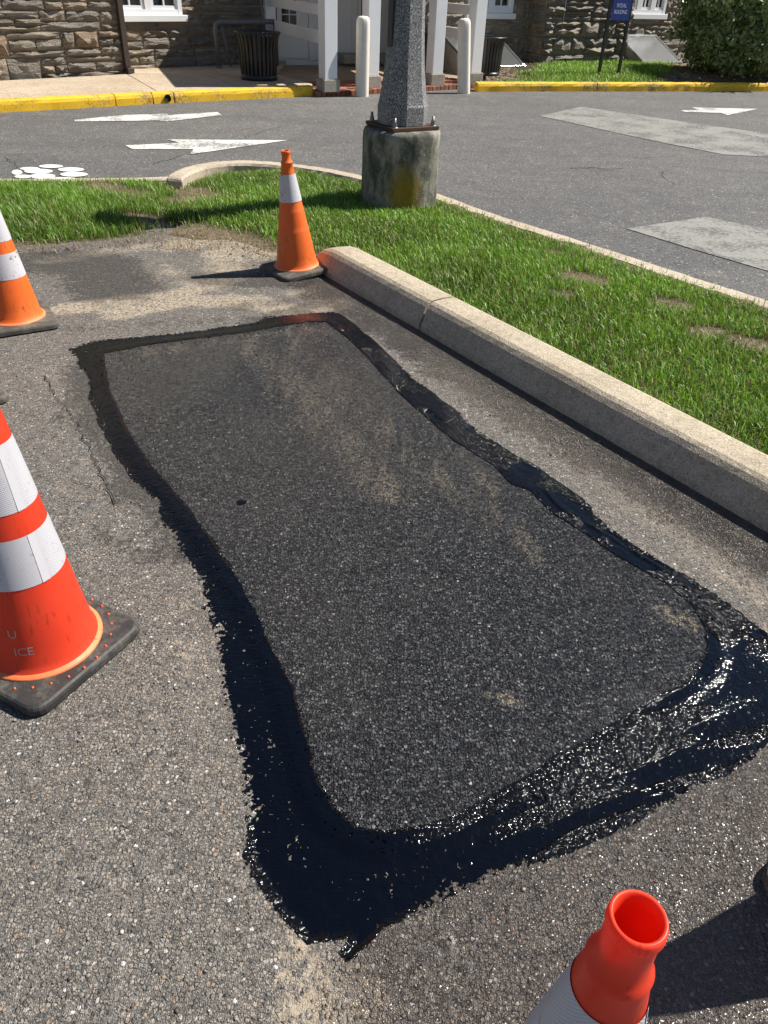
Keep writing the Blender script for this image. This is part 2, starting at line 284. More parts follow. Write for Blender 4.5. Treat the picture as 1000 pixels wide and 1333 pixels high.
def mat_asphalt_patch():
    N = NT('asphalt_new'); c1, d1 = stones(N, 112); c2, d2 = stones(N, 200)
    m = N.sep(N.attr('mask')['Color'])
    n2 = N.noise(7, 4, .6, dim='2D'); n3 = N.noise(50, 3, .6, dim='2D'); n1 = N.noise(1.6, 3, .6, dim='2D')
    streak = N.noise(1, 4, .6, v=N.mapv(N.pos(), (17, 3.2, 1), (0, 0, R_(-34))), dim='2D')
    k1 = N.math('MULTIPLY', N.ss(d1, .60, .38), N.ss(c1[1], .30, .4)); k2 = N.ss(d2, .66, .36)
    big = N.ramp(c1[0], [(0, (.010, .011, .013)), (.3, (.024, .026, .030)), (.6, (.058, .062, .070)), (.88, (.13, .134, .142)), (.985, (.18, .175, .165)), (1, (.45, .43, .40))])
    sml = N.ramp(c2[0], [(0, (.006, .007, .009)), (.6, (.030, .032, .037)), (1, (.11, .11, .112))])
    col = N.mix(k2, (.0025, .003, .0042), sml); col = N.mix(k1, col, big)
    sd_ = N.math('ADD', N.math('MULTIPLY', m[0], 1.0), N.math('MULTIPLY', N.math('SUBTRACT', streak, .5), 1.5))
    sd_ = N.math('MULTIPLY', N.ss(sd_, .2, .95), N.ss(m[0], .0, .5))
    sd_ = N.math('MULTIPLY', sd_, N.math('MULTIPLY', N.ss(n3, .36, .62), N.lin(k1, 0, 1, .35, 1.)))
    col = N.mix(N.math('MULTIPLY', sd_, .9), col, (.29, .24, .175))
    base_d = N.math('MULTIPLY', N.ss(n1, .4, .7), .10); col = N.mix(base_d, col, (.11, .10, .085)); col = N.mix(N.math('MULTIPLY', m[1], N.ss(n3, .3, .7)), col, (.15, .13, .10))
    h = N.math('ADD', N.math('MULTIPLY', k1, N.lin(d1, .6, 0, .3, .95)), N.math('MULTIPLY', k2, N.lin(d2, .6, 0, .1, .5)))
    h = N.math('ADD', h, N.math('MULTIPLY', n3, .45))
    nr = N.bump(h, .0085, 1.0); nr = N.bump(n2, .012, .4, nr)
    rr = N.math('ADD', N.lin(c1[2], 0, 1, .16, .42), N.math('MULTIPLY', sd_, .3))
    return N.fin(col, rr, nr, spec=.5)

def mat_tar():
    N = NT('wet_tar'); c1, d1 = stones(N, 88); thin = N.attr('thin')['Fac']
    n2 = N.noise(30, 3, .6, dim='2D'); n3 = N.noise(120, 2, .5, dim='2D')
    brush = N.noise(1, 3, .6, v=N.mapv(N.pos(), (30, 160, 1), (0, 0, R_(-25))), dim='2D')
    hst = N.math('MULTIPLY', N.ss(d1, .62, .1), N.lin(c1[0], 0, 1, .3, 1.))
    h = N.math('MULTIPLY', hst, N.ss(thin, .12, .75))
    nr = N.bump(h, .0050, 1.0); lump = N.noise(62, 2, .5, dim='2D'); nr = N.bump(N.math('MULTIPLY', lump, N.ss(thin, .3, .8)), .0115, 1.0, nr); nr = N.bump(n2, .006, .35, nr); nr = N.bump(brush, .0022, .5, nr)
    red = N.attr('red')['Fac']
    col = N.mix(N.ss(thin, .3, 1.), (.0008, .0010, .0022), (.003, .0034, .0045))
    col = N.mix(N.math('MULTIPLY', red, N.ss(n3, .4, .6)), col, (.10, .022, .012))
    rr = N.math('ADD', N.lin(thin, 0, 1, .06, .11), N.math('MULTIPLY', n2, .04))
    return N.fin(col, rr, nr, spec=.5)

def mat_road():
    N = NT('road_asphalt'); c1, d1 = stones(N, 85); c2, d2 = stones(N, 190)
    n1 = N.noise(.35, 5, .6, dim='2D'); n2 = N.noise(3.2, 5, .65, dim='2D'); n3 = N.noise(40, 3, .6, dim='2D')
    st = N.noise(1, 4, .6, v=N.mapv(N.pos(), (.25, 2.2, 1), (0, 0, R_(-28))), dim='2D')
    big = N.ramp(c1[0], [(0, (.035, .035, .036)), (.4, (.085, .084, .084)), (.8, (.15, .147, .143)), (.97, (.22, .21, .2)), (1, (.55, .53, .5))])
    k1 = N.math('MULTIPLY', N.ss(d1, .58, .4), N.ss(c1[1], .5, .55)); k2 = N.ss(d2, .64, .36)
    col = N.mix(k2, (.048, .048, .050), N.ramp(c2[0], [(0, (.05, .05, .052)), (.7, (.115, .113, .113)), (1, (.19, .185, .18))]))
    col = N.mix(k1, col, big)
    f = N.math('ADD', N.math('MULTIPLY', n1, .45), N.math('ADD', N.math('MULTIPLY', n2, .35), N.math('MULTIPLY', st, .35)))
    col = N.mix(1.0, col, N.ramp(f, [(.35, (1.05, 1.05, 1.08)), (.58, (1.42, 1.41, 1.39)), (.8, (1.85, 1.78, 1.65))]), 'MULTIPLY')
    tan = N.math('MULTIPLY', N.ss(n2, .60, .74), .35); col = N.mix(tan, col, (.23, .195, .15))
    h = N.math('ADD', N.math('MULTIPLY', k1, .6), N.math('ADD', N.math('MULTIPLY', k2, .4), N.math('MULTIPLY', n3, .5)))
    nr = N.bump(h, .0035, 1.0); nr = N.bump(n2, .03, .35, nr)
    return N.fin(col, .78, nr, spec=.4)

def mat_concrete(name, c0, c1, sc=1.0, speck=.5, rust=0, bumpd=.003):
    N = NT(name); v = N.obj()
    n1 = N.noise(2.2*sc, 5, .65, v); n2 = N.noise(22*sc, 4, .65, v); n3 = N.noise(130*sc, 3, .6, v); vo = N.voro(150*sc, v, '3D')
    col = N.mix(N.ss(n1, .3, .72), c0, c1)
    col = N.mix(N.math('MULTIPLY', N.ss(n2, .5, .72), .5), col, tuple(x*.55 for x in c0))
    col = N.mix(N.math('MULTIPLY', N.ss(n2, .45, .25), .35), col, tuple(min(1, x*1.35) for x in c1))
    sp = N.sep(vo['Color']); col = N.mix(N.math('MULTIPLY', N.ss(sp[0], .5, 1), speck), col, tuple(x*.4 for x in c0))
    col = N.mix(N.math('MULTIPLY', N.ss(sp[1], .8, 1), speck*.7), col, tuple(min(1, x*1.6) for x in c1))
    if rust: col = N.mix(N.math('MULTIPLY', N.ss(n1, .52, .75), rust), col, (.23, .12, .055))
    h = N.math('ADD', n2, N.math('MULTIPLY', n3, .5)); nr = N.bump(h, bumpd, 1.0); nr = N.bump(n3, bumpd*.5, .8, nr)
    return N.fin(col, .85, nr, spec=.3)

def mat_plain(name, col, rough=.5, metal=0, var=.12, sc=14, bumpd=.0008, spec=.5, dirt=None, dirtk=.4):
    N = NT(name); v = N.obj(); n = N.noise(sc, 4, .6, v); n2 = N.noise(sc*7, 3, .6, v)
    c = N.mix(n, tuple(x*(1-var) for x in col), tuple(min(1, x*(1+var)) for x in col))
    if dirt: c = N.mix(N.math('MULTIPLY', N.ss(N.math('ADD', n, N.math('MULTIPLY', n2, .35)), .62, .86), dirtk), c, dirt)
    return N.fin(c, N.lin(n, .3, .7, max(.03, rough-.07), min(1, rough+.07)), N.bump(n2, bumpd, .6), metal, spec)

def mat_cone(name, col, old):
    N = NT(name); v = N.obj(); n = N.noise(9, 4, .6, v); n2 = N.noise(70, 3, .6, v)
    sx = N.mapv(v, (110, 110, 9), (.6, .35, .2)); scr = N.noise(1, 3, .55, sx)
    c = N.mix(n, tuple(x*.86 for x in col), col)
    fade = tuple(min(1, a) for a in (col[0]*.95, col[1]*1.7+.01, col[2]*2+.01)); c = N.mix(N.math('MULTIPLY', N.ss(n, .45, .8), .5 if old else .2), c, fade)
    c = N.mix(N.math('MULTIPLY', N.ss(N.math('ADD', scr, N.math('MULTIPLY', n, .35)), (.80 if old else .79), (.90 if old else .86)), .5 if old else .35), c, (.06, .018, .012))
    c = N.mix(N.math('MULTIPLY', N.ss(N.math('ADD', n2, n), 1.12, 1.35), .5 if old else .15), c, (.10, .05, .03))
    return N.fin(c, N.lin(n, .3, .7, .42, .6) if old else N.lin(n, .3, .7, .33, .46), N.bump(n2, .0006, .5), spec=.4) if old else N.glow(c, n, n2)

def mat_band(name, old):
    N = NT(name); v = N.obj(); uv = N.attr('uvp')['Vector']
    vo = N.voro(1.0, N.mapv(uv, (240, 240, 1), (0, 0, R_(45))), '2D', 'F1', 0.0)
    cell = N.ss(vo['Distance'], .30, .52)
    n = N.noise(16, 4, .65, v); n2 = N.noise(60, 4, .65, v)
    c = N.mix(N.math('MULTIPLY', cell, .6), (.60, .59, .62), (.36, .36, .41))
    c = N.mix(N.math('MULTIPLY', N.ss(n, .52, .68), .55 if old else .12), c, (.42, .39, .36))
    c = N.mix(N.math('MULTIPLY', N.ss(N.math('ADD', n2, N.math('MULTIPLY', n, .5)), .86, .95), .85 if old else .3), c, (.10, .09, .085))
    return N.fin(c, .42, N.bump(cell, .0005, .7), spec=.6)

def mat_stone():
    N = NT('wall_stone'); v = N.obj(); r = N.rand(); P = N.pos()
    n1 = N.noise(5, 5, .65, P); n2 = N.noise(28, 5, .7, P); lay = N.noise(1, 4, .6, N.mapv(P, (5, 5, 34), (.12, .1, 0)))
    base = N.ramp(r, [(0, (.21, .18, .145)), (.2, (.28, .245, .20)), (.45, (.34, .295, .235)), (.65, (.215, .20, .18)), (.85, (.38, .33, .265)), (.95, (.31, .22, .145)), (1, (.25, .22, .19))])
    c = N.mix(N.ss(lay, .35, .7), N.mix(1., base, (.62, .60, .58), 'MULTIPLY'), base)
    c = N.mix(N.math('MULTIPLY', N.ss(n2, .52, .75), .6), c, (.36, .33, .285))
    c = N.mix(N.math('MULTIPLY', N.ss(n1, .58, .75), .3), c, (.20, .14, .09))
    nr = N.bump(N.math('ADD', n2, N.math('MULTIPLY', lay, .9)),   .035, 1.0)
    return N.fin(c, .6, nr, spec=.4)

def mat_grass(name, dry=False):
    N = NT(name); c = N.attr('tint')['Color']; N.b.inputs['Roughness'].default_value = .45
    N.put(N.b.inputs['Base Color'], c); N.b.inputs['Specular IOR Level'].default_value = .45
    tr = N.node('ShaderNodeBsdfTranslucent'); N.put(tr.inputs['Color'], N.mix(1., c, (1.25, 1.2, .7), 'MULTIPLY'))
    mx = N.node('ShaderNodeMixShader'); mx.inputs[0].default_value = .28
    N.t.links.new(N.b.outputs[0], mx.inputs[1]); N.t.links.new(tr.outputs[0], mx.inputs[2]); N.t.links.new(mx.outputs[0], N.out.inputs['Surface'])
    return N.m

def mat_soil():
    N = NT('soil'); n1 = N.noise(4, 5, .65, dim='2D'); n2 = N.noise(35, 4, .7, dim='2D'); n3 = N.noise(150, 3, .6, dim='2D'); c1, d1 = stones(N, 110)
    g_ = N.attr('green')['Fac']
    c = N.mix(n1, (.11, .082, .056), (.24, .19, .13)); c = N.mix(N.ss(n2, .4, .7), c, (.30, .24, .165))
    c = N.mix(N.math('MULTIPLY', N.ss(c1[0], .7, .9), .5), c, (.33, .28, .21))
    c = N.mix(N.math('MULTIPLY', g_, .8), c, (.045, .055, .02))
    return N.fin(c, .95, N.bump(N.math('ADD', n2, N.math('MULTIPLY', n3, .5)), .02, 1.), spec=.1)

def mat_paint(name, col, wear, under=(.10, .098, .096)):
    N = NT(name); n1 = N.noise(2.5, 5, .65); n2 = N.noise(38, 4, .7); vo = N.voro(60, None, '2D')
    k = N.ss(N.math('ADD', N.math('MULTIPLY', n1, .6), N.math('MULTIPLY', n2, .7)), wear, wear+.16)
    c = N.mix(k, col, under); c = N.mix(N.math('MULTIPLY', n1, .18), c, tuple(x*.6 for x in col))
    return N.fin(c, .7, N.bump(N.math('ADD', n2, N.math('MULTIPLY', k, -.4)), .0025, .8), spec=.35)

def mat_pole():
    N = NT('granite_concrete'); v = N.obj(); vo = N.voro(230, v, '3D'); s_ = N.sep(vo['Color']); n = N.noise(6, 4, .6, v); vo2 = N.sep(N.voro(110, v, '3D')['Color'])
    c = N.ramp(s_[0], [(0, (.025, .025, .027)), (.3, (.10, .10, .105)), (.6, (.21, .21, .215)), (.85, (.37, .37, .37)), (1, (.66, .66, .66))])
    c = N.mix(N.math('MULTIPLY', N.ss(vo2[0], .75, .9), .6), c, (.04, .04, .042)); c = N.mix(N.math('MULTIPLY', n, .3), c, (.13, .13, .135))
    return N.fin(c, .6, N.bump(vo['Distance'], .0012, .7), spec=.4)

def mat_footing():
    N = NT('footing_concrete'); v = N.obj(); n1 = N.noise(4.5, 5, .65, v); n2 = N.noise(26, 5, .7, v); n3 = N.noise(120, 3, .6, v)
    dr = N.noise(1, 5, .65, N.mapv(v, (9, 9, 4.0)))
    sx = N.node('ShaderNodeSeparateXYZ'); N.put(sx.inputs[0], v)
    c = N.mix(N.ss(n1, .3, .7), (.20, .19, .155), (.33, .31, .26))
    c = N.mix(N.math('MULTIPLY', N.ss(N.math('ADD', dr, N.math('MULTIPLY', n2, .3)), .5, .78), .88), c, (.040, .042, .034))
    c = N.mix(N.math('MULTIPLY', N.ss(n2, .56, .7), .5), c, (.45, .43, .37))
    # rust-yellow moss stain with its own shape, low on the front
    d = N.node('ShaderNodeVectorMath', operation='DISTANCE'); N.put(d.inputs[0], N.mapv(v, (7.0, 7.0, 4.2))); d.inputs[1].default_value = (.05*7.0, -.285*7.0, .16*4.2)
    st = N.ss(N.math('ADD', d.outputs['Value'], N.math('MULTIPLY', N.math('SUBTRACT', n2, .5), 1.3)), 1.15, .35)
    c = N.mix(N.math('MULTIPLY', st, .85), c, (.27, .175, .008))
    return N.fin(c, .85, N.bump(N.math('ADD', n2, N.math('MULTIPLY', n3, .6)), .006, 1.), spec=.3)

def mat_leaf(name, c0, c1):
    N = NT(name); c = N.attr('tint')['Color']; N.put(N.b.inputs['Base Color'], c); N.b.inputs['Roughness'].default_value = .27; N.b.inputs['Specular IOR Level'].default_value = .55
    tr = N.node('ShaderNodeBsdfTranslucent'); N.put(tr.inputs['Color'], c); mx = N.node('ShaderNodeMixShader'); mx.inputs[0].default_value = .2
    N.t.links.new(N.b.outputs[0], mx.inputs[1]); N.t.links.new(tr.outputs[0], mx.inputs[2]); N.t.links.new(mx.outputs[0], N.out.inputs['Surface'])
    return N.m
def mat_tint(name, rough=.8):
    N = NT(name); c = N.attr('tint')['Color']; n = N.noise(160, 3, .6); return N.fin(N.mix(N.math('MULTIPLY', n, .4), c, N.mix(1., c, (.5, .5, .5), 'MULTIPLY')), rough, N.bump(n, .001, .6), spec=.4)
def mat_brick():
    N = NT('paving_brick'); r = N.rand(); n = N.noise(60, 4, .65); n1 = N.noise(9, 4, .6)
    c = N.ramp(r, [(0, (.20, .075, .045)), (.4, (.27, .10, .062)), (.75, (.32, .135, .085)), (1, (.22, .11, .08))]); c = N.mix(N.math('MULTIPLY', N.ss(n1, .45, .7), .4), c, (.30, .22, .17))
    return N.fin(c, .85, N.bump(n, .003, .8), spec=.25)
def mat_glass():
    N = NT('window_glass'); n = N.noise(1.5, 2, .5); return N.fin((.012, .016, .022), .05, N.bump(n, .004, .3), spec=.7)
def mat_galv():
    N = NT('galvanised_steel'); v = N.obj(); n = N.noise(5, 4, .6, v); vo = N.sep(N.voro(40, v, '3D')['Color'])
    c = N.mix(n, (.34, .36, .38), (.46, .47, .48)); return N.fin(c, .24, N.bump(n, .003, .2), metal=.9)

M = dict(
 old=mat_asphalt_old(), patch=mat_asphalt_patch(), tar=mat_tar(), road=mat_road(), soil=mat_soil(),
 kerb=mat_concrete('kerb_concrete', (.40, .335, .245), (.52, .45, .345), 1.2, .5, .12, .004),
 kerb2=mat_concrete('island_kerb_concrete', (.42, .35, .265), (.54, .47, .37), 1.0, .4, .15),
 walk=mat_concrete('exposed_aggregate', (.42, .335, .24), (.54, .445, .335), .5, .55),
 plinth=mat_concrete('plinth_concrete', (.30, .27, .23), (.40, .37, .32), 1.0, .4),
 mortar=mat_concrete('mortar', (.27, .205, .14), (.40, .31, .21), 1.0, .3, 0, .006),
 yellow=mat_paint('yellow_paint', (.82, .49, .020), .64, (.20, .165, .12)), white_line=mat_paint('white_road_paint', (.66, .65, .62), .62), faded=mat_paint('faded_road_paint', (.27, .265, .245), .60),
 bright=mat_paint('fresh_white_paint', (.74, .73, .70), .80),
 cone_new=mat_cone('cone_red_orange', (.92, .075, .030), False), cone_old=mat_cone('cone_orange', (.80, .135, .018), True),
 cone_fade=mat_cone('faded_cone_orange', (.85, .22, .08), True), band_new=mat_band('reflective_sheeting', False), band_old=mat_band('worn_reflective_sheeting', True),
 rubber=mat_plain('black_rubber', (.035, .034, .034), .62, 0, .35, 12, .0015, .4, (.14, .125, .105), .6),
 rubber_old=mat_plain('dusty_rubber', (.075, .070, .062), .75, 0, .35, 12, .0015, .35, (.20, .175, .14), .7),
 stone=mat_stone(), grass=mat_grass('grass_blade'), dry=mat_grass('dry_grass_blade', True), leaf=mat_leaf('shrub_leaf', 0, 0), tint=mat_tint('tinted_chip'),
 pole=mat_pole(), footing=mat_footing(), steel=mat_plain('weathered_steel', (.17, .15, .13), .5, .7, .3, 30, .001, .5, (.12, .05, .02), .7),
 rustplate=mat_plain('rusty_plate', (.075, .040, .026), .75, .2, .35, 25, .002), bolt=mat_plain('bolt_steel', (.24, .235, .22), .45, .8, .3, 60, .001),
 white=mat_plain('white_painted_wood', (.76, .77, .78), .42, 0, .05, 6, .0006), cream=mat_plain('cream_plastic', (.74, .69, .60), .45, 0, .05, 6, .0006, .5, (.45, .40, .33), .3),
 black=mat_plain('black_powder_coat', (.016, .016, .017), .38, 0, .2, 20, .0006), brown=mat_plain('brown_downspout', (.055, .040, .032), .45, 0, .2, 12, .001),
 greypipe=mat_plain('grey_painted_pipe', (.16, .165, .17), .5, .3, .2, 15), meter=mat_plain('meter_grey', (.13, .135, .14), .5, .2, .2, 15), blue=mat_plain('sign_blue', (.012, .045, .26), .35, 0, .06, 5), lettering=mat_plain('sign_white', (.8, .8, .8), .4, 0, .03, 5),
 worn_text=mat_plain('worn_lettering', (.42, .33, .31), .6, 0, .25, 60), glass=mat_glass(), galv=mat_galv(), brick=mat_brick(), bark=mat_plain('bark', (.08, .055, .035), .9, 0, .3, 20, .01),
 crack=mat_plain('crack_filler', (.014, .013, .012), .9, 0, .3, 30), hole=mat_plain('dark_hole', (.004, .004, .004), .9), roof=mat_plain('grey_roof', (.11, .105, .10), .85, 0, .2, 4, .004), darkplate=mat_plain('handhole_cover', (.03, .03, .032), .5, .2, .2, 20))
# ================================================================ ground
def axis(segs):
    a = []
    for (x0, x1, st) in segs: a += list(np.arange(x0, x1-1e-6, st))
    return np.array(a + [segs[-1][1]])
def grid_sheet(xs, ys, zf=None):
    X, Y = np.meshgrid(xs, ys); P = np.stack([X.ravel(), Y.ravel()], 1); nx = len(xs); ny = len(ys)
    i = np.arange((nx-1)*(ny-1)); r = i // (nx-1); c = i % (nx-1); a = r*nx+c
    return P, np.stack([a, a+1, a+nx+1, a+nx], 1)

# road: one sheet to the horizon
mb = MB(); mb.add([(-300, -300, -.012), (300, -300, -.012), (300, 300, -.012), (-300, 300, -.012)], [(0, 1, 2, 3)])
road = tag(mb.build('road', M['road']), kind='structure')

# old parking lot asphalt in front of the island
xs = axis([(-9, -3.3, .3), (-3.3, 3.3, .03), (3.3, 8.1, .4)]); ys = axis([(-6, .3, .3), (.3, 5.7, .03), (5.7, 6.0, .1)])
P, F = grid_sheet(xs, ys)
KA = np.array([-.50, 4.95]); KD = np.array([.566, -.825]); KN = np.array([.825, .566])      # near kerb: start, direction, inward normal
kd = (P-KA)@KN
lotpoly = [(-9, -6), (-9, 6), (5, 6), (8.1, -6)]
z = .0 + .010*(fbm(P[:, 0], P[:, 1], 1.1, 3, 3)-.5)
sink = segdist(P, TAR_IN, True)
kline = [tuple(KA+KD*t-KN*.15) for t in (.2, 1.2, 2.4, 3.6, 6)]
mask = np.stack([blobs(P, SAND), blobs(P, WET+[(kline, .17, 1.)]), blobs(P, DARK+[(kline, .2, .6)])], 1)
keepv = kd < .25
keep = keepv[F].all(1) | (P[F][:, :, 1].max(1) > 4.6)
keep &= ~(inpoly(P[F].mean(1), [(-.3, 5.2), (3.6, -.6), (8.2, -.6), (8.2, 6.1), (-.3, 6.1)]))
lot = link('parking_lot', np_mesh('parking_lot', np.column_stack([P, z]), F[keep], {'mask': mask}, True), M['old']); tag(lot, kind='structure')
def lotz(x, y): return .010*(fbm(np.array([x]), np.array([y]), 1.1, 3, 3)[0]-.5)

# the new asphalt patch, slightly proud of the old surface
xs = axis([(-1.75, 1.3, .025)]); ys = axis([(.7, 4.25, .025)]); P, F = grid_sheet(xs, ys)
ins = inpoly(P, TAR_IN); din = segdist(P, TAR_IN, True); sd_ = np.where(ins, din, -din)
z = .010*(fbm(P[:, 0], P[:, 1], 1.1, 3, 3)-.5) + .008*smooth01((sd_+.05)/.05) - .003
keep = (sd_[F] > -.05).all(1)
pm = np.stack([blobs(P, PSAND), .42*smooth01((P[:, 1]-1.5)/2.2)*smooth01((fbm(P[:, 0], P[:, 1], 1.8, 3, 7)-.25)/.4), P[:, 0]*0], 1)
patch = link('asphalt_patch', np_mesh('asphalt_patch', np.column_stack([P, z]), F[keep], {'mask': pm}, True), M['patch']); tag(patch, kind='structure')

# wet tar band: fine sheet with ragged edge and stones left bare, all real geometry
st = .0031; xs = np.arange(-1.64, 1.26, st); ys = np.arange(.66, 4.16, st); P, F = grid_sheet(xs, ys)
cc = P[F].mean(1)
# coarse reject
pre = inpoly(cc, TAR_OUT); pre &= ~inpoly(cc, TAR_IN)
cin = cc[pre]; dO = segdist(cin, TAR_OUT, True); dI = segdist(cin, TAR_IN, True)
wid = dO+dI
jag = (fbm(cin[:, 0], cin[:, 1], 9, 3, 11)-.5)*.035+(fbm(cin[:, 0], cin[:, 1], 60, 2, 12)-.5)*.006
grit = vnoise(cin[:, 0], cin[:, 1], 120, 5)*.6 + vnoise(cin[:, 0], cin[:, 1], 230, 6)*.4
Dm = np.minimum(dO*(.75+.9*vnoise(cin[:, 0], cin[:, 1], 5, 13)), dI*2.6)+jag
level = Dm/.042                        # 0 at the edge .. >1 inside
# the brushed streaky zone of the near band, where coated stones stand clear of the pool
ang = R_(-63)
u = cin[:, 0]*math.cos(R_(24))+cin[:, 1]*math.sin(R_(24)); w = -cin[:, 0]*math.sin(R_(24))+cin[:, 1]*math.cos(R_(24))
streak = fbm(u*.22, w*1.4, 16, 3, 21)
near = smooth01((1.55-cin[:, 1])/.35)*smooth01((cin[:, 0]-.02)/.25)
thinv = np.clip(.18 + near*smooth01((streak-.40)/.22)*1.0 + .9*smooth01((.9-level)/.9)*.7, 0, 1)
rightb = smooth01((cin[:, 1]-1.5)/.3)*smooth01((cin[:, 0]+.35)/.2)
stR = fbm(cin[:, 0]*1.0, cin[:, 1]*1.0, 14, 3, 31)
thinv = np.clip(thinv + rightb*smooth01((stR-.42)/.2)*.85, 0, 1)
farb = smooth01((cin[:, 1]-2.6)/.6); thinv = np.clip(thinv+farb*.15, 0, 1)
ok = level + .12 > grit*(.3+1.1*smooth01((vnoise(cin[:, 0], cin[:, 1], 4.5, 14)-.3)/.5))
drop = (grit > .80-.05*thinv) & (level < 3.5) & (vnoise(cin[:, 0], cin[:, 1], 6, 9) > .32)
ok &= ~drop
# spill spikes outside the outline and a few drips
Fk = F[pre][ok]
tv = np.zeros(len(P)); red = np.zeros(len(P)); zz = np.zeros(len(P))
tv[F[pre].ravel()] = np.repeat(thinv, 4)
uq = np.unique(Fk); Pq = P[uq]
zq = .010*(fbm(Pq[:, 0], Pq[:, 1], 1.1, 3, 3)-.5)
dq = segdist(Pq, TAR_IN, True); sdq = segdist(Pq, TAR_OUT, True)
rdg = np.exp(-((dq-.055-.03*(fbm(Pq[:, 0], Pq[:, 1], 3, 2, 43)-.5))/.010)**2)*smooth01((Pq[:, 1]-1.6)/.4)*smooth01((Pq[:, 0]+.45)/.2)*smooth01((vnoise(Pq[:, 0], Pq[:, 1], 9, 44)-.25)/.3)
zq = zq + .0016 + .0055*smooth01((.085-dq)/.05) + .006*rdg + .0012*fbm(Pq[:, 0], Pq[:, 1], 30, 2, 41)
# ridge of thick tar along the kerb side seam
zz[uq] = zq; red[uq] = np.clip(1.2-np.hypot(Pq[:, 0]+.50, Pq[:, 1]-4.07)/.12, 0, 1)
rm = np.full(len(P), -1); rm[uq] = np.arange(len(uq))
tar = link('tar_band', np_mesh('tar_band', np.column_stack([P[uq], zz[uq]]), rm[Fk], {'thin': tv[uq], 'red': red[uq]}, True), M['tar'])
tag(tar, 'glossy wet black tar band sealing the edges of the dark asphalt patch', 'tar seal')
# drips of tar on and beside the patch
def splat(x, y, r, seed, lot_=True):
    rs = random.Random(seed); n = 14; vs = [(x, y, .0105)]
    for k in range(n):
        a = 2*math.pi*k/n; q = r*(.6+.7*rs.random()); vs.append((x+q*math.cos(a), y+q*math.sin(a), .0095))
    me = MB().add(vs, [(0, k+1, (k+1) % n+1) for k in range(n)], True).mesh('tar_drip')
    at = me.attributes.new('thin', 'FLOAT', 'POINT'); return me
for i, (x, y, r) in enumerate([(-.505, 2.235, .016)]):
    o = link('tar_drip', splat(x, y, r, i), M['tar'])
    tag(o, 'small round tar drip on the patch beside the long band', 'tar drip')

# cracks
def ribbon(line, w, z, seed, step=.03, jit=.012):
    rs = random.Random(seed); pts = []
    for (a, b) in zip(line[:-1], line[1:]):
        L = math.dist(a, b); n = max(2, int(L/step))
        for k in range(n):
            t = k/n; pts.append((a[0]+(b[0]-a[0])*t+rs.uniform(-jit, jit), a[1]+(b[1]-a[1])*t+rs.uniform(-jit, jit)))
    pts.append(line[-1]); vs = []; fs = []
    for i, p in enumerate(pts):
        a = pts[max(0, i-1)]; b = pts[min(len(pts)-1, i+1)]; d = Vector((b[0]-a[0], b[1]-a[1])); d = d.normalized() if d.length > 0 else Vector((1, 0)); n = Vector((-d.y, d.x))
        ww = w*rs.uniform(.35, 1.2)*(0.15 if i in (0, len(pts)-1) else 1)
        vs += [(p[0]+n.x*ww, p[1]+n.y*ww, z), (p[0]-n.x*ww, p[1]-n.y*ww, z)]
    for i in range(len(pts)-1): fs.append((2*i, 2*i+1, 2*i+3, 2*i+2))
    return MB().add(vs, fs)
for i, l in enumerate(CRACKS[:-1]):
    near_ = l[0][1] < 5.5
    b = ribbon(l, .0022 if near_ else (.008 if i in (0, 2) else .004), .0062 if near_ else -.0075, i, .02 if near_ else .07, .010 if near_ else .03)
    b.build('crack', M['crack'], lot if near_ else road)

# ---------------------------------------------------------------- painted road marks
def sheet(poly, z):
    from mathutils.geometry import tessellate_polygon
    n = len(poly); tr = tessellate_polygon([[Vector((x, y, 0)) for x, y in poly]]); fs = []
    for t in tr:
        a, b, c_ = (poly[i] for i in t); s = (b[0]-a[0])*(c_[1]-a[1])-(b[1]-a[1])*(c_[0]-a[0]); fs.append(tuple(t) if s > 0 else tuple(t)[::-1])
    return MB().add([(x, y, z) for x, y in poly], fs).mesh('sheet')
AL = ['white painted arrow on the road along the yellow kerb by the stone wall', 'white painted arrow beside the curved island kerb', 'white painted arrow on the road in front of the shrub']
for pl, lb in zip(ARROWS, AL): tag(link('road_arrow', sheet(pl, -.006), M['white_line']), lb, 'road marking', 'painted arrows on the road')
for pl, lb in zip(BARS, ['long faded grey crossing bar leading toward the entrance', 'short faded grey crossing bar next to the island kerb']):
    tag(link('crossing_bar', sheet(pl, -.007), M['faded']), lb, 'road marking', 'faded crossing bars')
pw = empty('paw_print', (-3.15, 7.35, -.012)); tag(pw, 'white painted paw print of round pads beside the lawn edge', 'road marking')
for j, (x, y, ax, ay, bx_, by) in enumerate(PAW):
    pl = [(x+ax*math.cos(t)+bx_*math.sin(t), y+ay*math.cos(t)+by*math.sin(t)) for t in np.linspace(0, 2*math.pi, 28, endpoint=False)]
    link('pad', sheet(pl, -.0065+.0004*j), M['bright'], pw, True)
# ---------------------------------------------------------------- island: soil, kerbs
CURVEKERB = CURVEKERB[:7] + [(-.22, 7.11), (.10, 6.93), (.40, 6.50)] + CURVEKERB[9:]
far_line = FARKERB[1:] + CURVEKERB
ext = [(3.6, 2.3), (4.8, .5)]
near_in = [tuple(KA+KD*t+KN*.12) for t in (5.2, 3.6, 1.5, .35)]
ISLAND = [(-7.5, 5.7), FARKERB[0]] + far_line + ext + near_in + [(-.45, 5.02)] + LAWNEDGE[::-1][1:] + [(-7.5, 4.2)]
FRONT = [(-7.5, 4.2)] + LAWNEDGE
xs = axis([(-7.5, -3.6, .15), (-3.6, 3.0, .03), (3.0, 5.0, .2)]); ys = axis([(.3, 2.2, .2), (2.2, 8.0, .03)]); P, F = grid_sheet(xs, ys)
ins = inpoly(P, ISLAND); dall = segdist(P, ISLAND, True); dfr = segdist(P, FRONT); sdI = np.where(ins, dall, -dall)
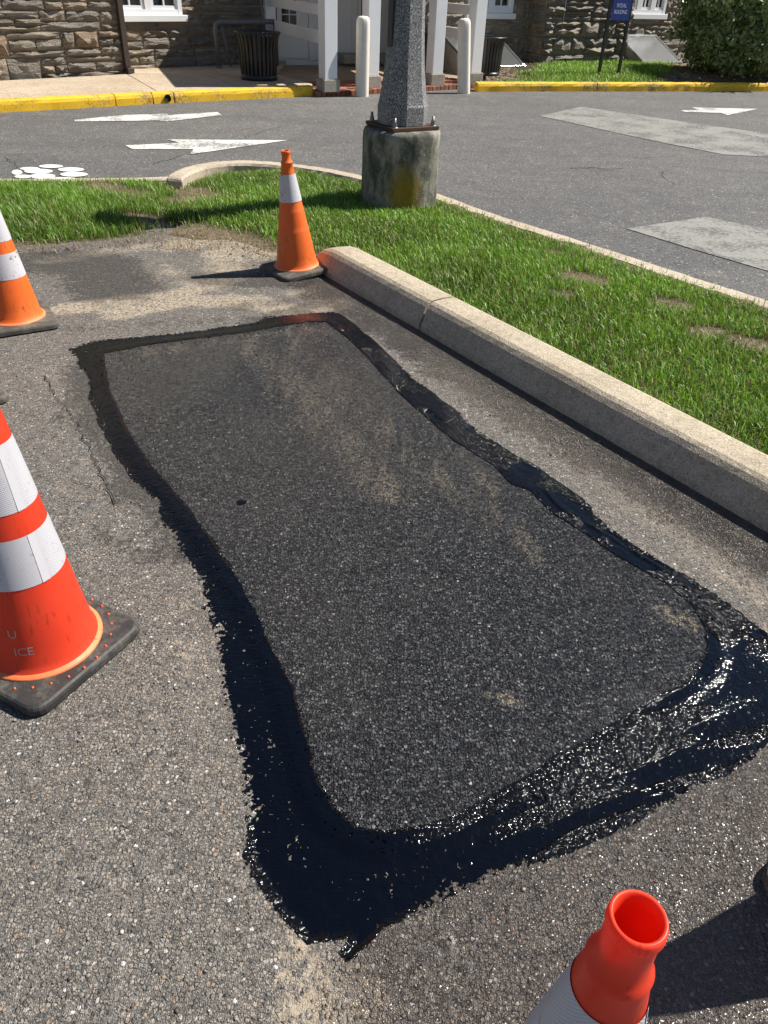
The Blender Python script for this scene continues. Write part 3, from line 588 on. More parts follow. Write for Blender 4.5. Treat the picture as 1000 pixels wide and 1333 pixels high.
bare = blobs(P, BARE)
def soil_z(Px, dfr_, ins_):
    s_ = np.where(ins_, dfr_, -dfr_)
    return -.012 + (.105-.055*smooth01((-.9-Px[:, 0])/.7))*smooth01((s_+.10)/.75) - .045*np.clip(1.2-segdist(Px, CURVEKERB[:9])/.22, 0, 1) + .022*(fbm(Px[:, 0], Px[:, 1], 3.2, 3, 51)-.45)
z = soil_z(P, dfr, ins); hole = np.exp(-((P[:, 0]+1.72)**2+(P[:, 1]-5.70)**2)/.012); z = z-.06*hole
keep = ((sdI[F] > 0) | ((dfr[F] < .22) & (P[F][:, :, 0] < -.40))).all(1)
green = smooth01((sdI-.05)/.15)*(1-bare)
soil = link('lawn_soil', np_mesh('lawn_soil', np.column_stack([P, z]), F[keep], {'green': green}, True), M['soil']); tag(soil, kind='structure')

def kerb_piece(name, path, prof, mat, parent, taper0=False, jig=.004, seed=0, ends=True):
    """prof: list of (offset across, z) going round; path: list of xy"""
    vs = []; fs = []; n = len(prof); m = len(path); rs = random.Random(seed)
    for i, p in enumerate(path):
        a = path[max(0, i-1)]; b = path[min(m-1, i+1)]; d = Vector((b[0]-a[0], b[1]-a[1])).normalized(); nn = Vector((-d.y, d.x))
        for (o, zz_) in prof:
            k = 1.0; s = 1.0
            if taper0 and i < 6: t = (i/6.0); k = math.sqrt(max(0, 1-(1-t)**2)); k = .12+.88*k
            vs.append((p[0]+nn.x*o+rs.uniform(-jig, jig), p[1]+nn.y*o+rs.uniform(-jig, jig), zz_*k + (rs.uniform(-jig, jig)*.6 if zz_ > .02 else 0)))
    for i in range(m-1):
        for k in range(n-1): fs.append((i*n+k, i*n+k+1, (i+1)*n+k+1, (i+1)*n+k))
    if ends: fs.append(tuple(range(n))[::-1]); fs.append(tuple((m-1)*n+k for k in range(n)))
    me = MB().add(vs, fs, False).mesh(name)
    bm = bmesh.new(); bm.from_mesh(me); bmesh.ops.recalc_face_normals(bm, faces=bm.faces[:]); bm.to_mesh(me); bm.free()
    return link(name, me, mat, parent, True)
def along(t0, t1, step): n = max(2, int((t1-t0)/step)); return [tuple(KA+KD*(t0+(t1-t0)*i/n)) for i in range(n+1)]
kr = empty('concrete_kerb', (KA[0], KA[1], 0)); tag(kr, 'thick concrete kerb with shaded front face between the patch and lawn', 'kerb')
# left-hand normal of KD points inward (+KN)
NP = [(-.040, -.04), (-.034, .03), (.002, .118), (.020, .137), (.040, .148), (.10, .152), (.17, .150), (.192, .142), (.20, .12), (.20, -.04)]
bounds = [(-.09, 1.190), (1.205, 4.25), (4.265, 7.2)]
for i, (a, b) in enumerate(bounds):
    pth = along(a, b, .05)
    if i == 0: pth = [tuple(np.array(p)+KN*(.05*max(0, 1-k/5.)**2)) for k, p in enumerate(pth)]
    kerb_piece('kerb_block', pth, NP, M['kerb'], kr, i == 0, .0006, i)
KP = [(-.07, -.05), (-.07, .075), (-.055, .095), (.055, .098), (.07, .085), (.07, -.05)]
def refine(line, step):
    out = []
    for a, b in zip(line[:-1], line[1:]):
        n = max(1, int(math.dist(a, b)/step)); out += [(a[0]+(b[0]-a[0])*k/n, a[1]+(b[1]-a[1])*k/n) for k in range(n)]
    return out+[line[-1]]
def chaikin(l, it=2):
    for _ in range(it):
        o = [l[0]]
        for a, b in zip(l[:-1], l[1:]): o += [(.75*a[0]+.25*b[0], .75*a[1]+.25*b[1]), (.25*a[0]+.75*b[0], .25*a[1]+.75*b[1])]
        l = o+[l[-1]]
    return l
ik = empty('island_kerb', (CURVEKERB[4][0], CURVEKERB[4][1], 0)); tag(ik, 'narrow pale kerb curving round the lawn island behind the lamp post', 'kerb')
cl = refine(chaikin(CURVEKERB+[(3.3, 2.75), (4.3, 1.3)], 3), .06)
ncl = len(cl); cuts = [0] + [int(ncl*f_) for f_ in (.11, .23, .36, .52, .70)] + [ncl-1]
for i, (a, b) in enumerate(zip(cuts[:-1], cuts[1:])):
    seg = cl[a:b+1] if i == 0 else [tuple(np.array(cl[a])+(np.array(cl[a+1])-np.array(cl[a]))*.12)]+cl[a+1:b+1]
    kerb_piece('kerb_block', seg, KP, M['kerb2'], ik, i == 0, .003, 40+i)
fk = empty('flush_kerb', (FARKERB[2][0], FARKERB[2][1], 0)); tag(fk, 'low thin kerb strip along the lawn next to the paw print', 'kerb')
kerb_piece('kerb_block', refine([(-8, 5.75)]+FARKERB, .12), [(o*.75, z_*.45) for o, z_ in KP], M['kerb2'], fk, False, .003, 60)

# ---------------------------------------------------------------- grass
def blades(name, Pb, zb, length, width, cols, mat, lean=.5, az=None, kind='stuff', label=None, cat=None, curl=1.0):
    n = len(Pb); a = rng.uniform(0, 2*np.pi, n) if az is None else az; ln = rng.uniform(.15, 1., n)*lean
    L = length; d = np.stack([np.cos(a), np.sin(a)], 1); wv = np.stack([-np.sin(a+rng.normal(0, .5, n)), np.cos(a)], 1)
    w = width
    def pt(t):
        off = np.sin(ln*t*curl)*t*L; up = np.cos(ln*t*curl)*t*L
        return Pb + d*off[:, None], zb+up
    V = np.zeros((n, 5, 3), np.float32)
    p0, z0 = pt(0); p1, z1 = pt(.55); p2, z2 = pt(1.)
    V[:, 0, :2] = p0-wv*w[:, None]*.5; V[:, 1, :2] = p0+wv*w[:, None]*.5; V[:, 0, 2] = V[:, 1, 2] = z0-.006
    V[:, 2, :2] = p1+wv*w[:, None]*.42; V[:, 3, :2] = p1-wv*w[:, None]*.42; V[:, 2, 2] = V[:, 3, 2] = z1
    V[:, 4, :2] = p2; V[:, 4, 2] = z2
    b = np.arange(n)[:, None]*5
    F3 = np.concatenate([b+np.array([[0, 1, 2]]), b+np.array([[0, 2, 3]]), b+np.array([[3, 2, 4]])], 0)
    tint = np.repeat(cols[:, None, :], 5, 1).reshape(-1, 3)
    o = link(name, np_mesh(name, V.reshape(-1, 3), F3, {'tint': tint}), mat); tag(o, label, cat, None, kind); return o
def green_cols(P_, n, dryk=.11):
    t = rng.random(n)[:, None]; m_ = fbm(P_[:, 0], P_[:, 1], 2.2, 3, 71)[:, None]
    c = np.array([.085, .215, .012])*(1-t)+np.array([.24, .44, .045])*t
    c = c*(.36+1.05*m_); c = np.where(rng.random((n, 1)) < .12, np.array([.42, .55, .18]), c)
    return np.where(rng.random((n, 1)) < dryk, np.array([.30, .24, .11]), c)
N0 = 470000
Pc = np.stack([rng.uniform(-4.6, 3.6, N0), rng.uniform(2.0, 7.8, N0)], 1)
# only where the camera and a step to the side can see it
vis = (Pc[:, 1] > 2.2) & (np.abs(Pc[:, 0]-.0) < .62*Pc[:, 1]+.5)
Pc = Pc[vis & inpoly(Pc, ISLAND)]
d_all = segdist(Pc, ISLAND, True); d_fr = segdist(Pc, FRONT); br = blobs(Pc, BARE)
tuft = fbm(Pc[:, 0], Pc[:, 1], 9, 3, 81); big_ = fbm(Pc[:, 0], Pc[:, 1], 1.7, 3, 82)
prob = smooth01((d_fr-.02-.16*fbm(Pc[:, 0], Pc[:, 1], 5, 2, 83))/.16)*(1-.96*smooth01((br+.6*(tuft-.5))/.7))*np.clip(.45+1.1*tuft, 0, 1)
dk = segdist(Pc, far_line); prob = prob*np.where(dk < .09, .12, 1)
lampd = np.hypot(Pc[:, 0]-.01, Pc[:, 1]-6.36); prob = prob*(lampd > .29)
sel = rng.random(len(Pc)) < prob; Pg = Pc[sel]; n = len(Pg)
zg = soil_z(Pg, segdist(Pg, FRONT), np.ones(n, bool))
left = smooth01((-1.2-Pg[:, 0])/.8); Lg = (rng.uniform(.030, .066, n)+.040*left*rng.random(n))*(.7+.7*big_[sel])*np.where(segdist(Pg, far_line) < .3, .55, 1)
blades('lawn_grass', Pg, zg, Lg, rng.uniform(.0028, .0056, n), green_cols(Pg, n), M['grass'], 1.0, label='short bright green grass covering the island lawn', cat='grass')
print('grass blades', n)
# dry straw along the bare edges
Pd = np.stack([rng.uniform(-3.6, 2.8, 60000), rng.uniform(2.4, 7.7, 60000)], 1); Pd = Pd[inpoly(Pd, ISLAND) | ((segdist(Pd, FRONT) < .10) & (Pd[:, 0] < -.5))]
pr = np.maximum(blobs(Pd, BARE)*.75, np.clip(1.1-segdist(Pd, FRONT)/.16, 0, .8)*(Pd[:, 0] < -.45))+.02; Pd = Pd[rng.random(len(Pd)) < pr]; n = len(Pd)
zd = np.maximum(soil_z(Pd, segdist(Pd, FRONT), inpoly(Pd, ISLAND)), .003)
tt = rng.random((n, 1)); blades('dry_grass', Pd, zd+.004, rng.uniform(.02, .06, n), rng.uniform(.0018, .0038, n), np.array([.34, .26, .15])*(1-tt)+np.array([.20, .145, .085])*tt, M['dry'], 2.0, label='dead straw-coloured grass on the bare soil edge', cat='dry grass')

# loose chips and pebbles on the old asphalt, too many to count
def chips(name, Pb, zb, size, cols, mat, label, cat, flat=.6, long=1.):
    n = len(Pb); base = np.array([(1, 0, 0), (-.9, .1, 0), (.1, .9, 0), (0, -1, 0), (.1, 0, .9), (0, .1, -.7)], float)
    Fb = np.array([(0, 2, 4), (2, 1, 4), (1, 3, 4), (3, 0, 4), (2, 0, 5), (1, 2, 5), (3, 1, 5), (0, 3, 5)])
    V = base[None]*rng.uniform(.65, 1.25, (n, 6, 1))*np.array([long, 1, flat]); a = rng.uniform(0, 2*np.pi, n); ca, sa = np.cos(a)[:, None], np.sin(a)[:, None]
    x = V[:, :, 0]*ca-V[:, :, 1]*sa; y = V[:, :, 0]*sa+V[:, :, 1]*ca
    W_ = np.stack([x*size[:, None]+Pb[:, :1], y*size[:, None]+Pb[:, 1:2], V[:, :, 2]*size[:, None]+zb[:, None]], 2)
    Fq = (np.arange(n)[:, None, None]*6+Fb[None]).reshape(-1, 3)
    o = link(name, np_mesh(name, W_.reshape(-1, 3), Fq, {'tint': np.repeat(cols[:, None], 6, 1).reshape(-1, 3)}), mat); tag(o, label, cat, None, 'stuff'); return o
n = 5200; Pp = np.stack([rng.uniform(-1.8, 1.6, n), rng.uniform(.45, 4.6, n)], 1)
Pp = Pp[((Pp-KA)@KN < -.02) & ~inpoly(Pp, TAR_OUT)]; n = len(Pp)
pal = np.array([(.55, .53, .48), (.34, .30, .25), (.22, .20, .17), (.30, .17, .10), (.10, .095, .09), (.26, .235, .20)]); cp = pal[rng.choice(6, n, p=[.09, .2, .27, .07, .15, .22])]
chips('loose_gravel', Pp, np.full(n, .0035), np.where(rng.random(n) < .04, rng.uniform(.005, .0075, n), rng.uniform(.0018, .0042, n)), cp, M['tint'], 'tiny loose stones scattered on the old asphalt', 'gravel')
n = 420; Pp = np.stack([rng.uniform(-1.3, 1., n), rng.uniform(1., 3.9, n)], 1); Pp = Pp[inpoly(Pp, TAR_IN)]; n = len(Pp)
chips('patch_gravel', Pp, np.full(n, .0115), rng.uniform(.0015, .0036, n), np.array([(.5, .48, .44), (.30, .24, .17), (.12, .12, .12)])[rng.choice(3, n, p=[.25, .35, .4])], M['tint'], 'tiny loose stones scattered on the dark patch', 'gravel')
# soil clods along the dirt edge
n = 2600; Pp = np.stack([rng.uniform(-3.0, -.4, n), rng.uniform(4.6, 6.0, n)], 1); dd = segdist(Pp, FRONT); Pp = Pp[rng.random(n) < np.clip(1.2-dd/.22, 0, 1)]; n = len(Pp)
zc = np.maximum(soil_z(Pp, segdist(Pp, FRONT), inpoly(Pp, ISLAND)), .004)
chips('soil_clods', Pp, zc+.002, rng.uniform(.003, .011, n)*rng.random(n)+.002, np.array([(.24, .18, .115), (.16, .115, .075), (.34, .27, .18)])[rng.choice(3, n)], M['tint'], 'crumbs of dry soil along the lawn edge', 'soil')
# ================================================================ traffic cones
def text_mesh(body, size, ext=.0):
    cu = bpy.data.curves.new('t', 'FONT'); cu.body = body; cu.size = size; cu.align_x = 'CENTER'; cu.extrude = ext; cu.resolution_u = 3
    o = bpy.data.objects.new('t', cu); COL.objects.link(o); bpy.context.view_layer.update()
    me = bpy.data.meshes.new_from_object(o.evaluated_get(bpy.context.evaluated_depsgraph_get())); bpy.data.objects.remove(o); me.materials.clear(); return me
def make_cone(loc, rz, H, rb, rt, bands, side, new, label, tilt=(0, 0), text=None, group='traffic cones round the patch', plugs=False, mb_mat=None, steps=()):
    root = empty('traffic_cone', loc); root.rotation_euler = (R_(tilt[0]), R_(tilt[1]), R_(rz)); tag(root, label, 'cone', group)
    cm = M['cone_new'] if new else M['cone_old']; bm_ = M['band_new'] if new else M['band_old']; rm_ = mb_mat or (M['rubber'] if new else M['rubber_old'])
    zb = .034; rn = rt*.92 if new else rt*.84
    rad = lambda z: rt+(H*.93-z)/(H*.93-zb)*(rb-rt)
    # base: rounded square slab with bevelled top and four feet
    h = side/2; rc = .045; pl = []
    for (sx, sy, a0) in ((1, 1, 0), (-1, 1, 90), (-1, -1, 180), (1, -1, 270)):
        for k in range(6): a = R_(a0+18*k); pl.append((sx*(h-rc)+rc*math.cos(a), sy*(h-rc)+rc*math.sin(a)))
    b = MB(); rings = [(1, .006), (1.0, .022), (.985, .029), (.955, .0335), (.6, .036)]; n = len(pl); vs = [(x*s, y*s, z) for s, z in rings for x, y in pl]; fs = []
    for i in range(len(rings)-1):
        for k in range(n): fs.append((i*n+k, i*n+(k+1) % n, (i+1)*n+(k+1) % n, (i+1)*n+k))
    fs.append(tuple(range(n))[::-1]); fs.append(tuple((len(rings)-1)*n+k for k in range(n))); b.add(vs, fs)
    for sx, sy in ((1, 0), (-1, 0), (0, 1), (0, -1)): b.box((sx*h*.72, sy*h*.72, .006), (.05+.03*abs(sy), .05+.03*abs(sx), .012))
    base = b.build('base', rm_, root)
    # body with flared skirt, step rings and grip collar on top
    pf = [(rb+.015, zb-.001), (rb+.013, zb+.004), (rb+.006, zb+.010), (rb, zb+.022)]
    zs = sorted(set(list(np.linspace(zb+.03, H*.90, 16)) + [q for s_ in steps for q in (s_-.0015, s_+.0015)]))
    stepw = lambda z: sum(-.0022 for s_ in steps if z > s_)
    pf += [(rad(z)+stepw(z)*.4+.001, z) for z in zs]
    rt2 = rad(H*.90)
    pf += [(rt2+.0015, H*.902), (rt2+.002, H*.910), (rt2-.001, H*.917), (rn*1.10, H*.926), (rn*1.03, H*.945), (rn*1.0, H*.975), (rn*1.06, H*.978), (rn*1.11, H*.985), (rn*1.09, H*.994), (rn*1.0, H), (rn*.88, H*.997), (rn*.82, H*.985), (rn*.82, H*.95), (rad(H*.88)-.005, H*.88), (rad(H*.5)-.006, H*.5), (rb-.01, zb)]
    MB().lathe(pf, 48).build('body', cm, root)
    MB().lathe([(rb+.004, zb+.012), (rb+.014, zb+.0065), (rb+.0165, zb+.004), (rb+.0165, zb-.001)], 48).build('flange', M['cone_fade'], root)
    for (z0, z1) in bands:
        seg = 48; vs = []; fs = []; uv = []; nz = 5
        for k in range(seg+1):
            a = 2*math.pi*k/seg
            for i in range(nz):
                z = z0+(z1-z0)*i/(nz-1); e = .0015 if 0 < i < nz-1 else .0012; r = rad(z)+.001+e; vs.append((r*math.cos(a), r*math.sin(a), z)); uv.append((a*rad((z0+z1)/2), z, 0))
        for k in range(seg):
            for i in range(nz-1): fs.append((k*nz+i, (k+1)*nz+i, (k+1)*nz+i+1, k*nz+i+1))
        me = np_mesh('reflective_band', np.array(vs), np.array(fs), {'uvp': np.array(uv)}, True); link('reflective_band', me, bm_, root)
        if new:      # overlap seam of the sheeting
            a = R_(-rz-38); s_ = MB(); vv = []
            for i in range(5):
                z = z0+(z1-z0)*i/4
                for da in (0, .02/rad(z)): vv.append(((rad(z)+.0032)*math.cos(a+da), (rad(z)+.0032)*math.sin(a+da), z))
            s_.add(vv, [(2*i, 2*i+1, 2*i+3, 2*i+2) for i in range(4)]); s_.build('seam', bm_, root)
    if plugs:
        pme = MB().lathe([(0.0001, .0378), (.0030, .0376), (.0034, .034)], 8).mesh('plug')
        for k in range(26): a = 2*math.pi*k/26; r = rb+.040; po = link('plug', pme, M['cone_old'], root); po.location = (r*math.cos(a), r*math.sin(a), 0)
    for (body, z, az, size) in (text or []):
        me = text_mesh(body, size)
        for v in me.vertices:
            x, y = v.co.x, v.co.y; zz_ = z+y; r = rad(zz_)+.0024; a = R_(az-rz)+x/r; v.co = (r*math.cos(a), r*math.sin(a), zz_)
        link('lettering', me, M['worn_text'], root)
    return root
make_cone((-.918, 1.50, .002), 63, .92, .142, .036, [(.495, .66), (.295, .43)], .385, True, 'red-orange cone with two clean white bands and a black base with orange dots', plugs=True,
          text=[('U', .158, -88, .034), ('ICE', .104, -80, .034)])
make_cone((-.615, 4.86, .006), 34, .70, .128, .030, [(.425, .575)], .365, False, 'weathered orange cone with a single white band at the kerb end', tilt=(0, -4.5), text=[('U', .20, -137, .034), ('ICE', .145, -133, .034)], steps=(.375, .26))
make_cone((-1.955, 3.80, .004), 32, .71, .132, .030, [(.425, .57), (.25, .37)], .37, False, 'orange cone with two scuffed white bands standing by the sandy corner of the patch')
make_cone((.232, .345, .002), 20, .90, .142, .0258, [(.60, .775), (.36, .50)], .385, True, 'red-orange cone with its open top seen from above and a white band below')
make_cone((1.085, .875, .002), 38, .90, .125, .030, [(.49, .655), (.285, .42)], .385, True, 'cone with only a grey rubber base corner and shadow showing on the wet asphalt', mb_mat=M['rubber_old'])
make_cone((-1.878, 2.925, .003), 45, .90, .142, .030, [(.49, .655), (.285, .42)], .385, False, 'cone with just a dark rubber base corner showing behind the red-orange cone')

# ================================================================ lamp post
lp = empty('lamp_post', (.01, 6.36, .055)); tag(lp, 'speckled grey eight-sided lamp post bolted to a mossy round concrete footing', 'lamp post')
FT = .575; seg = 48; prof = [(.292, -.08), (.292, .0), (.294, .1), (.291, .3), (.293, .5), (.290, FT-.030), (.283, FT-.012), (.268, FT-.002), (.1, FT)]
b = MB().lathe(prof, seg, cap1=True)
b.v = [(x*(1+.010*math.sin(7*z*9+x*20)+.006*math.sin(y*37+z*23)), y*(1+.008*math.sin(5*z*7+y*17)), z) for x, y, z in b.v]
b.build('footing', M['footing'], lp)
Mz = Matrix.Rotation(R_(32), 3, 'Z')
MB().box((0, 0, FT+.013), (.40, .40, .026), Mz, .003).build('base_plate', M['rustplate'], lp)
for sx in (-1, 1):
    for sy in (-1, 1):
        p = Mz @ Vector((sx*.165, sy*.165, FT+.026)); q = MB()
        q.lathe([(.017, 0), (.017, .022)], 6, p, cap1=True, smooth=False); q.lathe([(.026, -.0), (.026, .004)], 14, p, cap1=True); q.lathe([(.0095, .0), (.0095, .062)], 10, p, cap1=True); q.lathe([(.015, .022), (.015, .036)], 6, p, rot=.3, cap1=True, smooth=False)
        q.build('anchor_bolt', M['bolt'], lp)
# octagonal shaft: facet normals at 32 deg to the right of the camera side
def octa(rr): return rr/2/math.cos(math.pi/8)
pf = [(.345, FT+.028), (.348, FT+.150), (.336, FT+.165), (.314, FT+.225), (.288, FT+.315), (.268, FT+.41), (.252, FT+.53), (.240, FT+.66), (.228, FT+.86), (.212, FT+1.3), (.200, 1.7), (.17, 2.25)]
MB().lathe([(octa(w_), z) for w_, z in pf], 8, rot=R_(-90+32+22.5), smooth=False, cap0=True, cap1=True).build('shaft', M['pole'], lp)
a = R_(-90-58); n_ = Vector((math.cos(a), math.sin(a), 0)); t_ = Vector((-n_.y, n_.x, 0)); Mh = Matrix((t_, n_, Vector((0, 0, 1)))).transposed()
hc = MB(); hc.box(n_*.124+Vector((0, 0, FT+.68)), (.062, .02, .33), Mh, .003).build('handhole_cover', M['darkplate'], lp)
lan = MB(); lan.lathe([(.09, 2.25), (.12, 2.28), (.16, 2.52), (.18, 2.55), (.04, 2.68)], 16, cap0=True, cap1=True).build('lantern', M['black'], lp)

# ================================================================ far pavement
ZW = .12
def prism_obj(name, poly, z0, z1, mat, parent=None): return MB().prism(poly, z0, z1).build(name, mat, parent, True)
sw = empty('sidewalk', (-4.2, 12.6, 0)); tag(sw, kind='structure')
KL = [(-9.5, 7.02), (-4.99, 10.58), (-4.24, 11.17), (-3.43, 11.86), (-1.36, 13.42)]      # yellow kerb foot, left run
def off(p, d, n): return (p[0]+d*n[0], p[1]+d*n[1])
nL = (-.62, .785)
ki = [off(p, .15, nL) for p in KL]
WL = [(-9.4, 8.98), (-4.48, 14.1)]
def lerp(a, b, t): return (a[0]+(b[0]-a[0])*t, a[1]+(b[1]-a[1])*t)
# slabs divided by joints
J1o, J1i = (-4.42, 13.99), (-3.33, 11.99+.02)
slabs = [[(-9.43, 7.17), (-6.6, 9.41), (-7.6, 10.55), (-9.4, 8.95)], [(-6.59, 9.42), (-3.38, 11.98), J1o, (-7.59, 10.56)],
         [(-3.365, 11.99), (-2.35, 12.82), (-3.3, 14.45), (-4.405, 14.0)], [(-2.34, 12.83), (-1.42, 13.56), (-1.42, 13.74), (-2.25, 15.05), (-3.29, 14.46)],
         [(-4.5, 14.02), (-3.305, 14.46), (-2.25, 15.06), (-2.3, 17.4), (-3.0, 17.2), (-5.4, 14.9)]]
for s_ in slabs: prism_obj('slab', s_, -.05, ZW, M['walk'], sw)
# brick apron of the porch
bp = empty('brick_paving', (.0, 15, 0)); tag(bp, kind='structure')
ZA = .065
apron = [(-1.33, 13.33), (1.27, 15.43), (1.75, 16.3), (.9, 18.6), (-2.35, 17.3), (-2.20, 15.05), (-1.40, 13.75)]
prism_obj('mortar_bed', apron, -.05, ZA-.012, M['mortar'], bp)
bu = MB(); bu.box((0, 0, 0), (1, 1, 1), None, .06); bme = bu.mesh('brick'); bme.materials.append(M['brick'])
dA = Vector((2.60, 2.10, 0)).normalized(); ra = math.atan2(dA.y, dA.x); nA = Vector((-dA.y, dA.x, 0))
def brick(p, sx, sy, sz, rz):
    o = bpy.data.objects.new('brick', bme); COL.objects.link(o); o.parent = bp; o.location = Vector(p)-Vector(bp.location); o.scale = (sx, sy, sz); o.rotation_euler = (0, 0, rz+random.uniform(-.02, .02)); return o
x = 0.0; L = 3.34; E0 = Vector((-1.33, 13.33, 0))
while x < L-.05:      # soldier course along the road edge, stood on end
    c = E0+dA*(x+.045)+nA*.03; brick((c.x, c.y, ZA-.072+random.uniform(-.008, .006)), .078, .14, .14, ra+random.uniform(-.04, .04)); x += .09
for r_ in range(9):   # flat rows behind it, as far as the picture can tell them apart
    y = .17+r_*.105; x = .0 if r_ % 2 else -.1
    while x < L:
        c = E0+dA*(x+.1)+nA*y
        if inpoly(np.array([(c.x, c.y)]), apron)[0]: brick((c.x, c.y, ZA-.018+random.uniform(-.003, .003)), .196, .096, .05, ra)
        x += .205
# yellow kerbs
YP = [(-.002, -.04), (.0, .07), (.012, .105), (.03, .122), (.14, .126), (.148, .11), (.15, -.04)]
yk = empty('yellow_kerb', (-3.4, 11.86, 0)); tag(yk, 'yellow painted kerb with chipped edge and drain hole in front of the sidewalk', 'kerb')
path = refine(KL, .10)
def sub(l, t0, t1):
    n = len(l); return l[int(t0*(n-1)):int(t1*(n-1))+1]
def dist_index(x): return min(range(len(path)), key=lambda i: abs(path[i][0]-x))
brk = [0, dist_index(-6.6), dist_index(-3.86), dist_index(-3.40), dist_index(-3.28)+1, len(path)-1]
for i, (a_, b_) in enumerate(zip(brk[:-1], brk[1:])):
    if b_-a_ < 1: continue
    sg = path[a_:b_+1]; sg = [lerp(sg[0], sg[1], .10)]+sg[1:-1]+[lerp(sg[-1], sg[-2], .06)]
    kerb_piece('kerb_block', sg, YP, M['yellow'], yk, False, .005, 100+i)
hp = MB(); hp.lathe([(.0001, 0), (.045, .0), (.052, .012)], 14); hm = hp.mesh('drain_hole'); ho = link('drain_hole', hm, M['hole'], yk); dn = Vector((.62, -.785, 0)); p_ = Vector(path[dist_index(-3.26)]+(0,))
ho.location = p_+dn*.006+Vector((0, 0, .05))-Vector(yk.location); ho.rotation_euler = dn.to_track_quat('Z', 'Y').to_euler()
KR = [(1.28, 14.90), (2.37, 15.33), (3.49, 15.73), (5.47, 16.44), (7.06, 17.0), (12, 18.8)]
yr = empty('yellow_kerb', (3.49, 15.73, 0)); tag(yr, 'yellow painted kerb edging the grass strip below the sign', 'kerb')
pr_ = refine(KR, .12)
ix = lambda x: min(range(len(pr_)), key=lambda i: abs(pr_[i][0]-x))
for i, (a_, b_) in enumerate(((0, ix(3.49)), (ix(3.49), ix(5.47)), (ix(5.47), len(pr_)-1))):
    sg = pr_[a_:b_+1]; sg = [lerp(sg[0], sg[1], .10)]+sg[1:-1]+[lerp(sg[-1], sg[-2], .06)]
    kerb_piece('kerb_block', sg, YP, M['yellow'], yr, False, .005, 120+i)
# ground strip by the building: soil, mulch, grass
xs = np.arange(-.2, 12.2, .12); ys = np.arange(14.6, 24, .12); P, F = grid_sheet(xs, ys)
KRb = [off(p, .10, (-.36, .93)) for p in KR]; STRIP = KRb+[(12, 24), (2.4, 24), (.6, 18.6), (1.62, 16.0)]
c_ = P[F].mean(1); kp = inpoly(c_, STRIP); dK = segdist(P, KR)
z = .09+.10*smooth01((dK-.1)/1.2)+.02*(fbm(P[:, 0], P[:, 1], 2, 2, 91)-.5)
gs = link('planting_strip', np_mesh('planting_strip', np.column_stack([P, z]), F[kp], {'green': np.where((P[:, 0] > 2.1) & (P[:, 0] < 5.0), 1., 0)}, True), M['soil']); tag(gs, kind='structure')
def strip_z(Px): return .09+.10*smooth01((segdist(Px, KR)-.1)/1.2)+.02*(fbm(Px[:, 0], Px[:, 1], 2, 2, 91)-.5)
n = 42000; Pq = np.stack([rng.uniform(1.7, 6.2, n), rng.uniform(14.9, 20.3, n)], 1); Pq = Pq[inpoly(Pq, STRIP)]
e = Pq[:, 0]-.35*(Pq[:, 1]-16)+.5*(fbm(Pq[:, 0], Pq[:, 1], 2.5, 2, 93)-.5)
pb = smooth01((e-1.95)/.4)*(1-smooth01((e-4.35)/.45))*np.clip(.35+1.3*fbm(Pq[:, 0], Pq[:, 1], 5, 2, 94), 0, 1); pb *= np.where(segdist(Pq, KR) < .2, .1, 1)
Pq = Pq[rng.random(len(Pq)) < pb]; n = len(Pq)
blades('strip_grass', Pq, strip_z(Pq), rng.uniform(.04, .085, n), rng.uniform(.006, .011, n), green_cols(Pq, n, .05)*1.15, M['grass'], 1.0, label='bright grass strip behind the yellow kerb under the sign', cat='grass')
n = 9000; Pq = np.stack([rng.uniform(1.2, 9, n), rng.uniform(14.9, 19.5, n)], 1); Pq = Pq[inpoly(Pq, STRIP)]; e = Pq[:, 0]-.35*(Pq[:, 1]-16); Pq = Pq[(e < 2.25) | (e > 4.3)]; n = len(Pq)
chips('mulch', Pq, strip_z(Pq)+.005, rng.uniform(.008, .022, n), np.array([(.16, .105, .07), (.10, .065, .045), (.24, .18, .13), (.30, .24, .18)])[rng.choice(4, n, p=[.35, .35, .2, .1])], M['tint'], 'brown bark mulch around the shrub and bins', 'mulch', .5, 2.2)
# ================================================================ stone building
bd = empty('stone_building', (-1., 17.5, 0)); tag(bd, 'rough stone building with white windows and a white timber porch', 'building')
smesh = []
for k in range(14):
    rs = np.random.default_rng(300+k); nx, nz = 6, 4; vs = []; fs = []
    for j in range(nz):
        for i in range(nx):
            ex = i in (0, nx-1); ez = j in (0, nz-1)
            x_ = -.5+i/(nx-1)+(0 if ex else rs.uniform(-.06, .06)); z_ = -.5+j/(nz-1)+(0 if ez else rs.uniform(-.1, .1))
            y_ = -(rs.uniform(.25, .55) if (ex or ez) else rs.uniform(.55, 1.35)); vs.append((x_+(rs.uniform(-.03, .03)), y_, z_+rs.uniform(-.05, .05)*(1 if ez else .3)))
    id_ = lambda i, j: j*nx+i
    for j in range(nz-1):
        for i in range(nx-1): fs.append((id_(i, j), id_(i+1, j), id_(i+1, j+1), id_(i, j+1)))
    ring = [id_(i, 0) for i in range(nx)]+[id_(nx-1, j) for j in range(1, nz)]+[id_(i, nz-1) for i in range(nx-2, -1, -1)]+[id_(0, j) for j in range(nz-2, 0, -1)]
    nb_ = len(vs); vs += [(vs[q][0], .15, vs[q][2]) for q in ring]
    for q in range(len(ring)): fs.append((ring[q], nb_+q, nb_+(q+1) % len(ring), ring[(q+1) % len(ring)]))
    me = MB().add(vs, fs).mesh('stone'); bm = bmesh.new(); bm.from_mesh(me); bmesh.ops.recalc_face_normals(bm, faces=bm.faces[:]); bm.to_mesh(me); bm.free()
    me.materials.append(M['stone']); smesh.append(me)
